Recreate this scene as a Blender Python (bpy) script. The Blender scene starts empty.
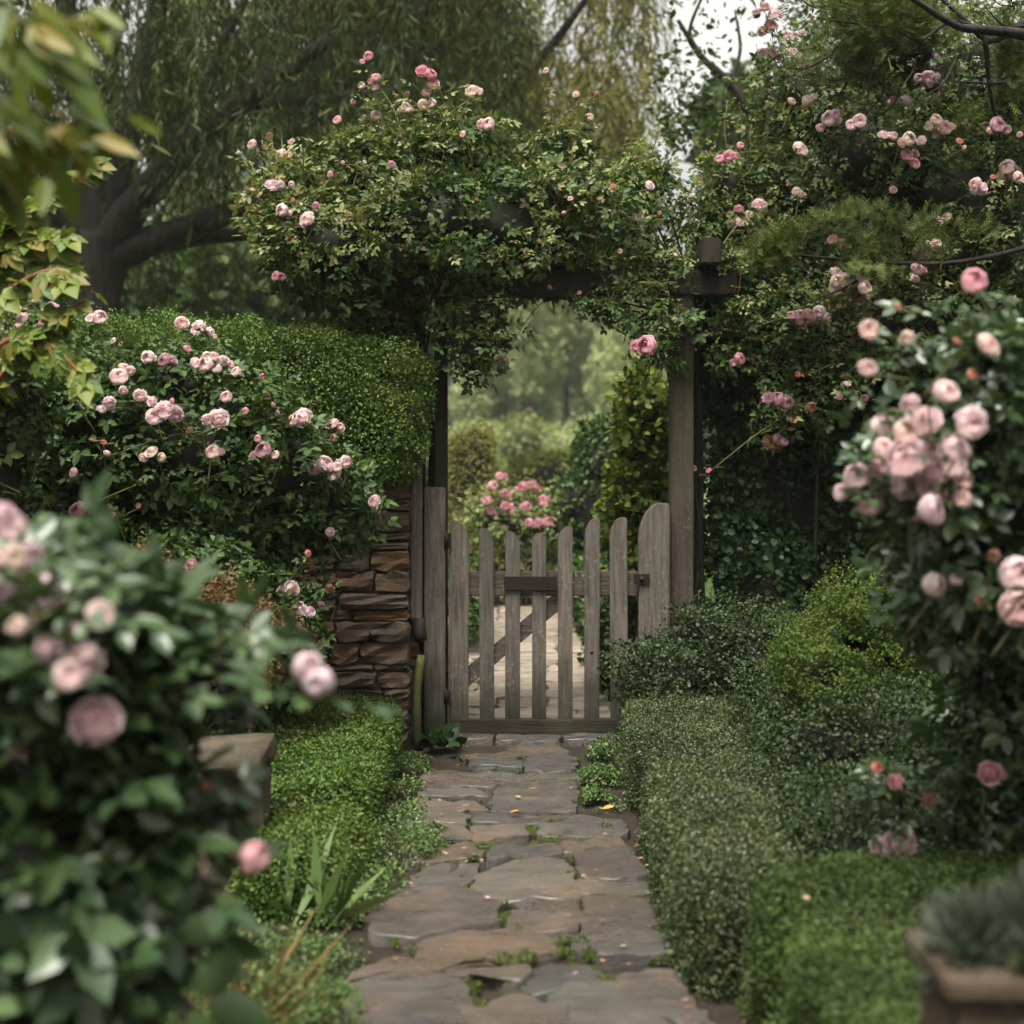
import bpy, bmesh, math, random
import numpy as np
from mathutils import Vector, Matrix

random.seed(7)
RNG = np.random.default_rng(11)
SC = bpy.context.scene
COL = SC.collection
R = math.radians

# ------------------------------------------------------------------ camera, sky, sun, exposure
F, CX, HY, H = 1422.2, 512.0, 445.0, 1.42        # 50 mm lens on a 36 mm square, horizon row, eye height
cam_data = bpy.data.cameras.new("camera")
cam = bpy.data.objects.new("camera", cam_data); COL.objects.link(cam)
cam.location = (0, 0, H); cam.rotation_euler = (R(90), 0, 0)
cam_data.lens = 50; cam_data.sensor_width = 36; cam_data.sensor_fit = 'HORIZONTAL'
cam_data.shift_y = -(512 - HY) / 1024
cam_data.clip_start = 0.05; cam_data.clip_end = 500
cam_data.dof.use_dof = True; cam_data.dof.focus_distance = 6.1; cam_data.dof.aperture_fstop = 1.95
cam_data.dof.aperture_blades = 9
SC.camera = cam

SUN_EL, SUN_AZ = 70, 205        # elevation, compass direction the light comes from (0 = +Y)
world = bpy.data.worlds.new("World"); SC.world = world; world.use_nodes = True
wn = world.node_tree; wn.nodes.clear()
sky = wn.nodes.new("ShaderNodeTexSky"); sky.sky_type = 'NISHITA'; sky.sun_disc = False
sky.sun_elevation = R(SUN_EL); sky.sun_rotation = R(SUN_AZ); sky.dust_density = 6; sky.air_density = 1.2
hsv = wn.nodes.new("ShaderNodeHueSaturation"); hsv.inputs['Saturation'].default_value = 0.05
bg = wn.nodes.new("ShaderNodeBackground"); bg.inputs['Strength'].default_value = 0.125
wo = wn.nodes.new("ShaderNodeOutputWorld")
# an overcast sky is darkest at the horizon and brightest overhead
tc = wn.nodes.new("ShaderNodeTexCoord"); sx = wn.nodes.new("ShaderNodeSeparateXYZ"); rp = wn.nodes.new("ShaderNodeValToRGB"); mu = wn.nodes.new("ShaderNodeMix")
mu.data_type = 'RGBA'; mu.blend_type = 'MULTIPLY'; mu.inputs[0].default_value = 1
for e, (p_, v_) in zip((rp.color_ramp.elements[0], rp.color_ramp.elements[1], rp.color_ramp.elements.new(.25), rp.color_ramp.elements.new(.6)), ((0, .10), (1, .62), (.25, 1.0), (.6, .75))): e.position = p_; e.color = (v_, v_ * .975, v_ * .93, 1)
wn.links.new(tc.outputs['Generated'], sx.inputs[0]); wn.links.new(sx.outputs[2], rp.inputs[0])
wn.links.new(sky.outputs[0], hsv.inputs['Color']); wn.links.new(hsv.outputs[0], mu.inputs[6]); wn.links.new(rp.outputs[0], mu.inputs[7]); wn.links.new(mu.outputs[2], bg.inputs[0]); wn.links.new(bg.outputs[0], wo.inputs[0])

sd = bpy.data.lights.new("sun", 'SUN'); sd.energy = 3.2; sd.angle = R(26); sd.color = (1, 0.95, 0.86)
sun = bpy.data.objects.new("sun", sd); COL.objects.link(sun)
az, el = R(SUN_AZ), R(SUN_EL)
sun.rotation_euler = Vector((math.sin(az) * math.cos(el), math.cos(az) * math.cos(el), math.sin(el))).to_track_quat('Z', 'Y').to_euler()

SC.view_settings.view_transform = 'Standard'; SC.view_settings.look = 'None'
SC.view_settings.exposure = 1.36; SC.view_settings.gamma = 1
cy = SC.cycles
cy.use_denoising = True; cy.max_bounces = 6; cy.diffuse_bounces = 3; cy.glossy_bounces = 2
cy.transmission_bounces = 3; cy.volume_bounces = 1; cy.sample_clamp_indirect = 4
cy.use_adaptive_sampling = True; cy.adaptive_threshold = 0.02
cy.caustics_reflective = False; cy.caustics_refractive = False

def P(px, py, d):
    """world point seen at a photo pixel at distance d in front of the lens"""
    return Vector(((px - CX) * d / F, d, H - (py - HY) * d / F))

# ------------------------------------------------------------------ materials
class NT:
    def __init__(self, name):
        self.m = bpy.data.materials.new(name); self.m.use_nodes = True
        self.t = self.m.node_tree; self.t.nodes.clear()
        self.out = self.n("ShaderNodeOutputMaterial")
    def n(self, kind, **kw):
        nd = self.t.nodes.new(kind)
        for k, v in kw.items(): setattr(nd, k, v)
        return nd
    def l(self, a, b): self.t.links.new(a, b)
    def ramp(self, fac, stops):
        r = self.n("ShaderNodeValToRGB"); e = r.color_ramp.elements
        while len(e) < len(stops): e.new(0.5)
        for i, (p, c) in enumerate(stops):
            e[i].position = p; e[i].color = (*c, 1) if len(c) == 3 else c
        self.l(fac, r.inputs[0]); return r.outputs[0]
    def noise(self, scale, detail=4, rough=.55, vec=None, dist=0):
        nd = self.n("ShaderNodeTexNoise"); nd.inputs['Scale'].default_value = scale
        nd.inputs['Detail'].default_value = detail; nd.inputs['Roughness'].default_value = rough
        nd.inputs['Distortion'].default_value = dist
        if vec is not None: self.l(vec, nd.inputs['Vector'])
        return nd.outputs['Fac']
    def coord(self, scale=(1, 1, 1), kind='Object'):
        c = self.n("ShaderNodeTexCoord"); mp = self.n("ShaderNodeMapping")
        mp.inputs['Scale'].default_value = scale
        self.l(c.outputs[kind], mp.inputs['Vector']); return mp.outputs[0]
    def mix(self, fac, a, b, mode='MIX'):
        m = self.n("ShaderNodeMix", data_type='RGBA', blend_type=mode)
        for s, v in ((0, fac), (6, a), (7, b)):
            if isinstance(v, (int, float)): m.inputs[s].default_value = v
            elif isinstance(v, tuple): m.inputs[s].default_value = (*v, 1)
            else: self.l(v, m.inputs[s])
        return m.outputs[2]
    def math(self, op, a, b=0.0):
        m = self.n("ShaderNodeMath", operation=op)
        for i, v in enumerate((a, b)):
            if isinstance(v, (int, float)): m.inputs[i].default_value = v
            else: self.l(v, m.inputs[i])
        return m.outputs[0]
    def bsdf(self, col, rough=.6, spec=.5, bump=None, bstr=.3, bdist=.01):
        b = self.n("ShaderNodeBsdfPrincipled")
        for key, v in (('Base Color', col), ('Roughness', rough), ('Specular IOR Level', spec)):
            if isinstance(v, (int, float)): b.inputs[key].default_value = v
            elif isinstance(v, tuple): b.inputs[key].default_value = (*v, 1)
            else: self.l(v, b.inputs[key])
        if bump is not None:
            bp = self.n("ShaderNodeBump"); bp.inputs['Strength'].default_value = bstr; bp.inputs['Distance'].default_value = bdist
            self.l(bump, bp.inputs['Height']); self.l(bp.outputs[0], b.inputs['Normal'])
        return b
    def done(self, sh): self.l(sh, self.out.inputs[0]); return self.m

def leaf_mat(name, cols, rough=.45, trans=.25, spec=.5, patch=None):
    """leaf colours vary from leaf to leaf and, gently, from one patch of growth to another"""
    t = NT(name); g = t.n("ShaderNodeNewGeometry")
    n = len(cols)
    col = t.ramp(g.outputs['Random Per Island'], [((i + .0) / max(1, n - 1), c) for i, c in enumerate(cols)])
    if patch:
        f = t.ramp(t.noise(patch[0], 3, .6, t.coord()), [(.42, (0, 0, 0)), (.62, (1, 1, 1))])
        f2 = t.math('MULTIPLY', f, patch[2])
        col = t.mix(f2, col, patch[1])
    b = t.bsdf(col, rough if spec > .55 else rough + .1, spec if spec > .55 else spec * .55)
    tr = t.n("ShaderNodeBsdfTranslucent")
    t.l(t.mix(1.0, col, (1.0, 1.0, .55), 'MULTIPLY'), tr.inputs['Color'])
    mx = t.n("ShaderNodeMixShader"); mx.inputs[0].default_value = trans
    t.l(b.outputs[0], mx.inputs[1]); t.l(tr.outputs[0], mx.inputs[2])
    return t.done(mx.outputs[0])

def plain_mat(name, c1, c2, scale=8, rough=.8, bstr=.4, stretch=(1, 1, 1), spec=.3, bdist=.01):
    t = NT(name); f = t.noise(scale, 6, .6, t.coord(stretch))
    return t.done(t.bsdf(t.ramp(f, [(.3, c1), (.7, c2)]), rough, spec, f, bstr, bdist).outputs[0])

def wood_mat(name, dark, light, lichen=.5, axis='z'):
    t = NT(name)
    st = (22, 22, 1.6) if axis == 'z' else (1.6, 22, 22)
    oi = t.n("ShaderNodeObjectInfo")
    base = t.coord(st)
    add = t.n("ShaderNodeVectorMath", operation='ADD'); t.l(base, add.inputs[0])
    sc = t.math('MULTIPLY', oi.outputs['Random'], 37.0); t.l(sc, add.inputs[1])
    grain = t.noise(2.4, 8, .65, add.outputs[0], .6)
    fine = t.noise(9, 6, .7, add.outputs[0])
    col = t.ramp(grain, [(.28, dark), (.5, tuple((a + b) / 2 for a, b in zip(dark, light))), (.72, light)])
    tint = t.ramp(oi.outputs['Random'], [(0, (.8, .8, .8)), (1, (1.1, 1.07, 1.03))])
    col = t.mix(1.0, col, tint, 'MULTIPLY')
    cracks = t.ramp(fine, [(.33, (.35, .33, .3)), (.45, (1, 1, 1))])
    col = t.mix(.8, col, cracks, 'MULTIPLY')
    sp = t.noise(60, 3, .5, t.coord())
    big = t.noise(5, 3, .5, t.coord())
    lf = t.math('MULTIPLY', t.ramp(sp, [(.58, (0, 0, 0)), (.66, (1, 1, 1))]), t.ramp(big, [(.42, (0, 0, 0)), (.65, (lichen,) * 3)]))
    col = t.mix(lf, col, (.34, .36, .28))
    alg = t.math('MULTIPLY', t.ramp(t.noise(2.2, 4, .6, t.coord((1, 1, .5))), [(.48, (0, 0, 0)), (.7, (1, 1, 1))]), .4)
    col = t.mix(alg, col, (.075, .085, .035))
    if axis == 'z':      # damp, blackened foot
        sz = t.n("ShaderNodeSeparateXYZ"); t.l(t.coord(), sz.inputs[0])
        wet_ = t.math('ADD', sz.outputs[2], t.math('MULTIPLY', big, .45))
        col = t.mix(t.ramp(wet_, [(.3, (.88,) * 3), (.66, (0, 0, 0))]), col, (.016, .017, .009))
    bump = t.math('ADD', grain, t.math('MULTIPLY', fine, .6))
    return t.done(t.bsdf(col, .8, .16, bump, .7, .007).outputs[0])

def stone_mat(name, cols, wet=.0, strata=(3, 3, 40), bump_s=.6, moss=.35, moss_col=(.05, .065, .02)):
    t = NT(name); g = t.n("ShaderNodeNewGeometry")
    n = len(cols)
    col = t.ramp(g.outputs['Random Per Island'], [(i / (n - 1), c) for i, c in enumerate(cols)])
    off = t.n("ShaderNodeVectorMath", operation='ADD')
    t.l(t.coord(strata), off.inputs[0]); t.l(t.math('MULTIPLY', g.outputs['Random Per Island'], 50.0), off.inputs[1])
    lay = t.noise(1.6, 9, .68, off.outputs[0], .8)
    col = t.mix(.85, col, t.ramp(lay, [(.3, (.3, .28, .26)), (.5, (.95, .93, .9)), (.7, (1.5, 1.4, 1.26))]), 'MULTIPLY')
    fine = t.noise(75, 9, .75, t.coord())
    col = t.mix(.6, col, t.ramp(fine, [(.32, (.38, .37, .36)), (.5, (.95, .95, .95)), (.7, (1.3, 1.28, 1.25))]), 'MULTIPLY')
    rust = t.math('MULTIPLY', t.ramp(t.noise(3.1, 4, .6, t.coord()), [(.52, (0, 0, 0)), (.7, (1, 1, 1))]), .35)
    col = t.mix(rust, col, (.2, .12, .065))
    mf = t.math('MULTIPLY', t.ramp(t.noise(4.3, 6, .65, t.coord()), [(.52, (0, 0, 0)), (.68, (1, 1, 1))]), moss)
    col = t.mix(mf, col, moss_col)
    if wet:
        w = t.ramp(t.noise(2.0, 4, .55, t.coord((1, 1.6, 1))), [(.40, (.6,) * 3), (.58, (.58 - wet,) * 3)])
        rough = t.math('ADD', w, t.math('MULTIPLY', fine, .18))
        sy = t.n("ShaderNodeSeparateXYZ"); t.l(t.coord(), sy.inputs[0])
        near = t.ramp(t.math('ABSOLUTE', t.math('SUBTRACT', sy.outputs[1], 6.35)), [(.1, (.4,) * 3), (.6, (0, 0, 0))])
        rough = t.math('MAXIMUM', t.math('SUBTRACT', rough, near), .1)
    else: rough = .85
    bump = t.math('ADD', t.math('MULTIPLY', lay, .8), t.math('MULTIPLY', fine, 1.1))
    b = t.bsdf(col, rough, [.25, .75][wet > 0], bump, bump_s, .012)
    if wet > .4:      # a film of rain water lying in patches
        t.l(t.ramp(t.noise(2.6, 3, .5, t.coord((1, 1.8, 1))), [(.42, (0, 0, 0)), (.58, (.55,) * 3)]), b.inputs['Coat Weight']); b.inputs['Coat Roughness'].default_value = .24
        bp = t.n("ShaderNodeBump"); bp.inputs['Strength'].default_value = .3; bp.inputs['Distance'].default_value = .012; t.l(lay, bp.inputs['Height']); t.l(bp.outputs[0], b.inputs['Coat Normal'])
    return t.done(b.outputs[0])

M = {}
M['box'] = leaf_mat('box_leaf', [(.016, .042, .008), (.03, .068, .012), (.05, .095, .018), (.085, .13, .028)], .42, .22, .5, (2.6, (.10, .13, .03), .35))
M['box_left'] = leaf_mat('bright_hedge_leaf', [(.022, .055, .007), (.04, .088, .011), (.065, .12, .016), (.11, .16, .03)], .45, .25, .4, (2.2, (.09, .10, .022), .4))
M['box_pale'] = leaf_mat('pale_box_leaf', [(.009, .022, .006), (.015, .032, .009), (.022, .041, .012), (.031, .052, .015), (.045, .064, .021), (.14, .155, .065)], .4, .2, .55, (3.2, (.14, .14, .045), .2))
M['box_dark'] = leaf_mat('dark_box_leaf', [(.010, .021, .005), (.019, .035, .008), (.036, .053, .014)], .45, .2, .5)
M['front_green'] = leaf_mat('front_hedge_leaf', [(.013, .028, .005), (.022, .043, .007), (.036, .06, .012), (.058, .076, .02)], .48, .25, .4, (4, (.1, .15, .03), .35))
M['gold'] = leaf_mat('golden_shrub_leaf', [(.018, .05, .007), (.032, .074, .010), (.052, .098, .014), (.095, .125, .02)], .5, .3, .4, (9, (.12, .12, .025), .3))
M['gold_tip'] = leaf_mat('rusty_shrub_tip', [(.07, .12, .015), (.11, .14, .02), (.2, .14, .03)], .5, .3, .4)
M['rose'] = leaf_mat('rose_leaf', [(.015, .036, .008), (.029, .06, .013), (.046, .085, .019), (.085, .12, .03)], .45, .24, .4)
M['rose_light'] = leaf_mat('skylit_rose_leaf', [(.05, .08, .02), (.10, .14, .04), (.15, .19, .06), (.22, .23, .085), (.24, .17, .08)], .42, .28, .5)  # young leaves, paled further to put sky light into the colour
M['rose_near'] = leaf_mat('glossy_rose_leaf', [(.022, .046, .017), (.037, .066, .023), (.055, .092, .028)], .36, .2, .6)
M['ivy'] = leaf_mat('ivy_leaf', [(.006, .018, .005), (.013, .032, .008), (.023, .047, .012)], .48, .18, .35)
M['willow'] = leaf_mat('willow_leaf', [(.02, .034, .006), (.034, .052, .010), (.06, .078, .017)], .55, .3, .3)
M['willow_gold'] = leaf_mat('golden_willow_leaf', [(.085, .088, .02), (.125, .125, .03), (.175, .165, .042)], .55, .35, .3)
M['far'] = leaf_mat('mist_pale_leaf', [(.17, .21, .085), (.25, .29, .13), (.34, .37, .18)], .6, .3, .3)  # leaf colour lightened to paint the mist of the far garden
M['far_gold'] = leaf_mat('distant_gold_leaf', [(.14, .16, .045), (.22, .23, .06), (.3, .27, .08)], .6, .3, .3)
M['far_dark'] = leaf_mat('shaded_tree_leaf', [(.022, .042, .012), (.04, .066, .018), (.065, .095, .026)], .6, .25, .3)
M['climber'] = leaf_mat('climber_leaf', [(.04, .075, .012), (.07, .115, .018), (.12, .165, .03), (.2, .2, .04)], .5, .35, .3)
M['yew'] = leaf_mat('yew_needle', [(.022, .04, .008), (.045, .07, .011), (.078, .105, .018), (.115, .13, .028)], .5, .2, .4)
M['maple'] = leaf_mat('yellowing_leaf', [(.05, .10, .011), (.085, .14, .015), (.15, .18, .022), (.15, .13, .022)], .42, .38, .5)
M['olive'] = leaf_mat('olive_leaf', [(.05, .085, .008), (.085, .125, .011), (.14, .155, .015), (.2, .13, .018)], .38, .35, .5)
M['russet'] = leaf_mat('russet_leaf', [(.05, .06, .02), (.10, .085, .03), (.15, .085, .035), (.13, .05, .03)], .6, .25, .3)
M['cover'] = leaf_mat('creeping_leaf', [(.022, .05, .011), (.042, .082, .017), (.07, .115, .027), (.13, .17, .06)], .45, .25, .45)
M['moss'] = leaf_mat('moss_green', [(.02, .045, .008), (.04, .075, .012), (.07, .10, .018), (.09, .08, .02)], .6, .2, .3)
M['straw'] = leaf_mat('dry_stem', [(.10, .075, .03), (.17, .12, .05), (.06, .07, .02)], .7, .2, .3)
M['silver'] = leaf_mat('silver_leaf', [(.05, .065, .045), (.08, .095, .07), (.04, .055, .032)], .65, .2, .3)
M['grass'] = leaf_mat('grass_blade', [(.05, .10, .02), (.085, .14, .03), (.13, .18, .05)], .5, .3, .4)
M['twig'] = plain_mat('twig_core_shade', (.004, .004, .0025), (.012, .010, .006), 20, .9)  # near-black, so the shade inside hedges is painted into the core
M['cane'] = plain_mat('rose_cane', (.07, .09, .025), (.15, .12, .055), 14, .6)
M['bark'] = plain_mat('dark_bark', (.008, .006, .0045), (.028, .021, .016), 5, .9, .9, (3, 3, .6), .3, .04)
M['bark_red'] = plain_mat('red_brown_bark', (.09, .03, .015), (.2, .075, .035), 9, .8, .6, (3, 3, .7))
M['wood'] = wood_mat('weathered_gate_wood', (.045, .037, .030), (.165, .146, .126), .25)
M['wood_dark'] = wood_mat('dark_wet_wood', (.012, .010, .007), (.035, .028, .02), .05)
M['wood_post'] = wood_mat('brown_post_wood', (.03, .023, .018), (.085, .066, .052), .15)
M['wood_x'] = wood_mat('weathered_rail_wood', (.038, .03, .023), (.12, .098, .08), .5, 'x')
M['wood_dark_x'] = wood_mat('dark_beam_wood', (.012, .010, .007), (.036, .029, .021), .06, 'x')
M['wood_moss'] = wood_mat('mossy_wood', (.05, .06, .015), (.11, .12, .03), .2)
M['iron'] = plain_mat('black_iron', (.006, .005, .005), (.02, .014, .01), 30, .7, .3, (1, 1, 1), .2)
M['path'] = stone_mat('flagstone', [(.030, .026, .022), (.06, .049, .038), (.085, .056, .034), (.042, .037, .034), (.085, .07, .053), (.038, .028, .021), (.062, .046, .036)], .46, (2.6, 26, 12), 1.0, .3)
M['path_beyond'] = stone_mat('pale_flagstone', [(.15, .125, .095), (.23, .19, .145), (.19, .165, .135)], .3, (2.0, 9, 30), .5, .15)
M['slate'] = stone_mat('wall_slate', [(.04, .034, .029), (.10, .065, .04), (.06, .05, .042), (.13, .07, .032), (.08, .06, .044), (.026, .025, .026)], 0, (4, 4, 26), .8, .25)
M['mortar'] = plain_mat('wall_mortar', (.07, .055, .04), (.15, .115, .08), 22, .95, .6)
M['pier'] = stone_mat('mossy_pier_stone', [(.055, .046, .032), (.085, .072, .05)], 0, (5, 5, 14), .7, .7, (.07, .075, .025))
M['soil'] = plain_mat('garden_soil', (.018, .013, .009), (.05, .036, .024), 14, .95, .8, (1, 1, 1), .2, .03)
M['lawn'] = plain_mat('lawn_base', (.03, .055, .014), (.055, .085, .022), 6, .9, .5)
M['planter'] = wood_mat('planter_wood', (.03, .021, .015), (.10, .07, .05), .2, 'x')

def petal_mat(name, centre, edge):
    t = NT(name); at = t.n("ShaderNodeAttribute", attribute_name='ring'); g = t.n("ShaderNodeNewGeometry"); oi = t.n("ShaderNodeObjectInfo")
    col = t.ramp(at.outputs['Fac'], [(0.1, centre), (.55, tuple((a + 2 * b) / 3 for a, b in zip(centre, edge))), (.9, edge)])
    col = t.mix(1.0, col, t.ramp(g.outputs['Random Per Island'], [(0, (.82, .76, .74)), (1, (1.06, 1.04, 1.02))]), 'MULTIPLY')
    col = t.mix(1.0, col, t.ramp(oi.outputs['Random'], [(0, (.9, .83, .85)), (.5, (1, 1, 1)), (1, (1.0, .97, .91))]), 'MULTIPLY')
    b = t.bsdf(col, .6, .25); tr = t.n("ShaderNodeBsdfTranslucent"); t.l(col, tr.inputs[0])
    mx = t.n("ShaderNodeMixShader"); mx.inputs[0].default_value = .4
    t.l(b.outputs[0], mx.inputs[1]); t.l(tr.outputs[0], mx.inputs[2]); return t.done(mx.outputs[0])

TINT = {'blush': ((.72, .46, .48), (.89, .785, .80)), 'pink': ((.64, .22, .32), (.82, .56, .61)), 'deep': ((.6, .16, .27), (.78, .42, .50)),
        'mauve': ((.3, .1, .16), (.66, .47, .52)), 'cream': ((.68, .5, .4), (.86, .79, .72)), 'peach': ((.72, .45, .42), (.88, .76, .745)),
        'coral': ((.55, .16, .1), (.76, .42, .33)), 'brown': ((.14, .06, .03), (.42, .27, .18)), 'lilac': ((.62, .44, .5), (.82, .71, .76)),
        'dusty': ((.38, .2, .2), (.6, .43, .42))}
for k, (c, e) in TINT.items(): M['petal_' + k] = petal_mat('petal_' + k, c, e)

# ------------------------------------------------------------------ object helpers
def link(name, me, mats, parent=None, loc=None):
    o = bpy.data.objects.new(name, me); COL.objects.link(o)
    for m in (mats if isinstance(mats, (list, tuple)) else [mats]):
        if len(me.materials) < (len(mats) if isinstance(mats, (list, tuple)) else 1): me.materials.append(M[m])
    if parent: o.parent = parent; o.location = (Vector(loc) if loc is not None else Vector()) - parent.location
    elif loc is not None: o.location = loc
    return o

def tag(o, label=None, cat=None, group=None, kind=None):
    for k, v in (('label', label), ('category', cat), ('group', group), ('kind', kind)):
        if v: o[k] = v
    return o

def thing(name, label, cat, loc, group=None):
    o = bpy.data.objects.new(name, None); COL.objects.link(o); o.location = loc; o.empty_display_size = .1
    return tag(o, label, cat, group)

class MB:
    """collects boxes, boards, tubes into one mesh"""
    def __init__(self): self.v, self.f, self.mi, self.sm = [], [], [], []
    def add(self, vs, fs, mi=0, smooth=False):
        k = len(self.v); self.v += [tuple(v) for v in vs]
        for f in fs: self.f.append(tuple(i + k for i in f)); self.mi.append(mi); self.sm.append(smooth)
    def box(self, c, s, rot=None, mi=0, taper=1):
        vs = []
        for x in (-1, 1):
            for y in (-1, 1):
                for z in (-1, 1):
                    k = taper if z > 0 else 1
                    v = Vector((x * s[0] / 2 * k, y * s[1] / 2 * k, z * s[2] / 2))
                    vs.append((rot @ v if rot else v) + Vector(c))
        self.add(vs, [(0, 1, 3, 2), (4, 6, 7, 5), (0, 4, 5, 1), (2, 3, 7, 6), (0, 2, 6, 4), (1, 5, 7, 3)], mi)
    def tube(self, pts, radii, seg=8, mi=0, wob=0):
        pts = [Vector(p) for p in pts]
        if not hasattr(radii, '__len__'): radii = [radii] * len(pts)
        ref = Vector((.31, .17, .93)) ; vs = []
        for i, p in enumerate(pts):
            t = (pts[min(i + 1, len(pts) - 1)] - pts[max(i - 1, 0)]).normalized()
            u = t.cross(ref)
            if u.length < .05: u = t.cross(Vector((1, 0, 0)))
            u.normalize(); w = t.cross(u)
            for k in range(seg):
                a = 2 * math.pi * k / seg; rr = radii[i] * (1 + wob * math.sin(3 * a + i * .9) * .5 + random.uniform(-wob, wob) * .5)
                vs.append(p + u * math.cos(a) * rr + w * math.sin(a) * rr)
        fs = [(i * seg + k, i * seg + (k + 1) % seg, (i + 1) * seg + (k + 1) % seg, (i + 1) * seg + k) for i in range(len(pts) - 1) for k in range(seg)]
        fs.append(tuple(range(seg - 1, -1, -1))); fs.append(tuple((len(pts) - 1) * seg + k for k in range(seg)))
        self.add(vs, fs, mi, True)
    def build(self, name, mats, parent=None, bevel=0, seg=2, tag_=None):
        me = bpy.data.meshes.new(name); me.from_pydata(self.v, [], self.f)
        if any(self.mi): me.polygons.foreach_set('material_index', self.mi)
        me.polygons.foreach_set('use_smooth', self.sm)
        if bevel:
            bm = bmesh.new(); bm.from_mesh(me)
            bmesh.ops.recalc_face_normals(bm, faces=bm.faces)
            bmesh.ops.bevel(bm, geom=bm.edges[:], offset=bevel, segments=seg, affect='EDGES', clamp_overlap=True)
            bm.to_mesh(me); bm.free()
        me.update()
        return link(name, me, mats, parent)

def curve(pts, n=12):
    """Catmull-Rom through control points"""
    p = [Vector(q) for q in pts]; p = [p[0] * 2 - p[1]] + p + [p[-1] * 2 - p[-2]]; out = []
    for i in range(1, len(p) - 2):
        for k in range(n):
            t = k / n; a, b, c, d = p[i - 1], p[i], p[i + 1], p[i + 2]
            out.append(.5 * ((2 * b) + (c - a) * t + (2 * a - 5 * b + 4 * c - d) * t * t + (3 * b - a - 3 * c + d) * t ** 3))
    out.append(p[-2]); return out

_ph = {}
def sn(p, freq, seed):
    """cheap smooth noise in about -1..1 for an (n,3) array"""
    if seed not in _ph:
        r = np.random.default_rng(seed); _ph[seed] = (r.normal(size=(7, 3)), r.uniform(0, 6.3, 7))
    k, ph = _ph[seed]
    return np.sin(p @ (k.T * freq) + ph).sum(1) / 3.2

def nrm(a): return a / np.maximum(np.linalg.norm(a, axis=1, keepdims=True), 1e-9)

# ------------------------------------------------------------------ leaf templates: verts, quads (x across, y along, z up)
def leaflet(w=.3, fold=.09, droop=.1):
    v = [(0, 0, 0), (w * .8, .28, fold), (w * .78, .62, fold * .7 - droop * .4), (0, 1, -droop), (-w * .78, .62, fold * .7 - droop * .4), (-w * .8, .28, fold)]
    return np.array(v), [(0, 1, 2, 3), (0, 3, 4, 5)]
def kite(w=.28): return np.array([(0, 0, 0), (w, .5, .05), (0, 1, 0), (-w, .5, .05)]), [(0, 1, 2, 3)]
def compound(pairs=2, size=.42, w=.32):
    V, Q = [], []
    def put(x, y, ang, s):
        v, q = leaflet(w); v = v * s; c, sn_ = math.cos(ang), math.sin(ang); k = len(V)
        for a in v: V.append((x + a[0] * c + a[1] * sn_, y - a[0] * sn_ + a[1] * c, a[2] - .12 * (y * y)))
        for f in q: Q.append(tuple(i + k for i in f))
    for i in range(pairs):
        y = .18 + (.62 - .18) * i / max(1, pairs - 1)
        put(.02, y, 1.15, size * (.82 + .12 * i)); put(-.02, y, -1.15, size * (.82 + .12 * i))
    put(0, .66, 0, size * 1.1)
    return np.array(V), Q
def needles(n=9):
    V, Q = [], []
    for i in range(n):
        y = i / n; s = 1 if i % 2 else -1; k = len(V); w = .04
        t = np.array((s * .24, y + .2, .03 * s)); b = np.array((0, y, 0))
        V += [b + (0, -w, 0), b + (0, w, 0), t + (0, w * .5, .02), t + (0, -w * .5, .02)]; Q.append((k, k + 1, k + 2, k + 3))
    return np.array(V), Q
def lobed():
    """maple-like leaf of five lobes"""
    V, Q = [], []
    for ang, s in ((0, 1), (.75, .82), (-.75, .82), (1.5, .55), (-1.5, .55)):
        v, q = leaflet(.33, .06, .2); v = v * s; c, s_ = math.cos(ang), math.sin(ang); k = len(V)
        for a in v: V.append((a[0] * c + a[1] * s_, a[1] * c - a[0] * s_, a[2]))
        for f in q: Q.append(tuple(i + k for i in f))
    return np.array(V), Q
T_LEAF, T_BROAD, T_KITE, T_ROSE, T_NEEDLE, T_LOBED = leaflet(), leaflet(.46, .07, .16), kite(.3), compound(), needles(), lobed()
T_NARROW, T_PINNATE, T_TINY = kite(.075), compound(5, .3, .26), leaflet(.36, .1, .05)

class Leaves:
    def __init__(self): self.parts = []
    def put(self, tpl, pos, dirs, nors, size, mi=0):
        if len(pos) == 0: return
        V, Q = tpl; pos = np.asarray(pos, float); Y = nrm(np.asarray(dirs, float)); N = np.asarray(nors, float)
        X = nrm(np.cross(Y, N)); Z = np.cross(X, Y); s = np.broadcast_to(np.asarray(size, float), (len(pos),))[:, None, None]
        w = pos[:, None, :] + s * (V[None, :, 0:1] * X[:, None, :] + V[None, :, 1:2] * Y[:, None, :] + V[None, :, 2:3] * Z[:, None, :])
        q = np.array(Q)[None] + (np.arange(len(pos)) * len(V))[:, None, None]
        self.parts.append((w.reshape(-1, 3), q.reshape(-1, 4), mi))
    def build(self, name, mats, parent=None):
        off = 0; VV, QQ, MM = [], [], []
        for v, q, mi in self.parts:
            VV.append(v); QQ.append(q + off); MM.append(np.full(len(q), mi)); off += len(v)
        V = np.concatenate(VV).astype(np.float32); Q = np.concatenate(QQ).astype(np.int32); mm = np.concatenate(MM).astype(np.int32)
        me = bpy.data.meshes.new(name)
        me.vertices.add(len(V)); me.vertices.foreach_set('co', V.ravel())
        me.loops.add(len(Q) * 4); me.loops.foreach_set('vertex_index', Q.ravel())
        me.polygons.add(len(Q)); me.polygons.foreach_set('loop_start', np.arange(0, len(Q) * 4, 4, dtype=np.int32))
        me.polygons.foreach_set('loop_total', np.full(len(Q), 4, np.int32))
        if mm.any(): me.polygons.foreach_set('material_index', mm)
        me.update(calc_edges=True)
        return link(name, me, mats, parent)

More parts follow.
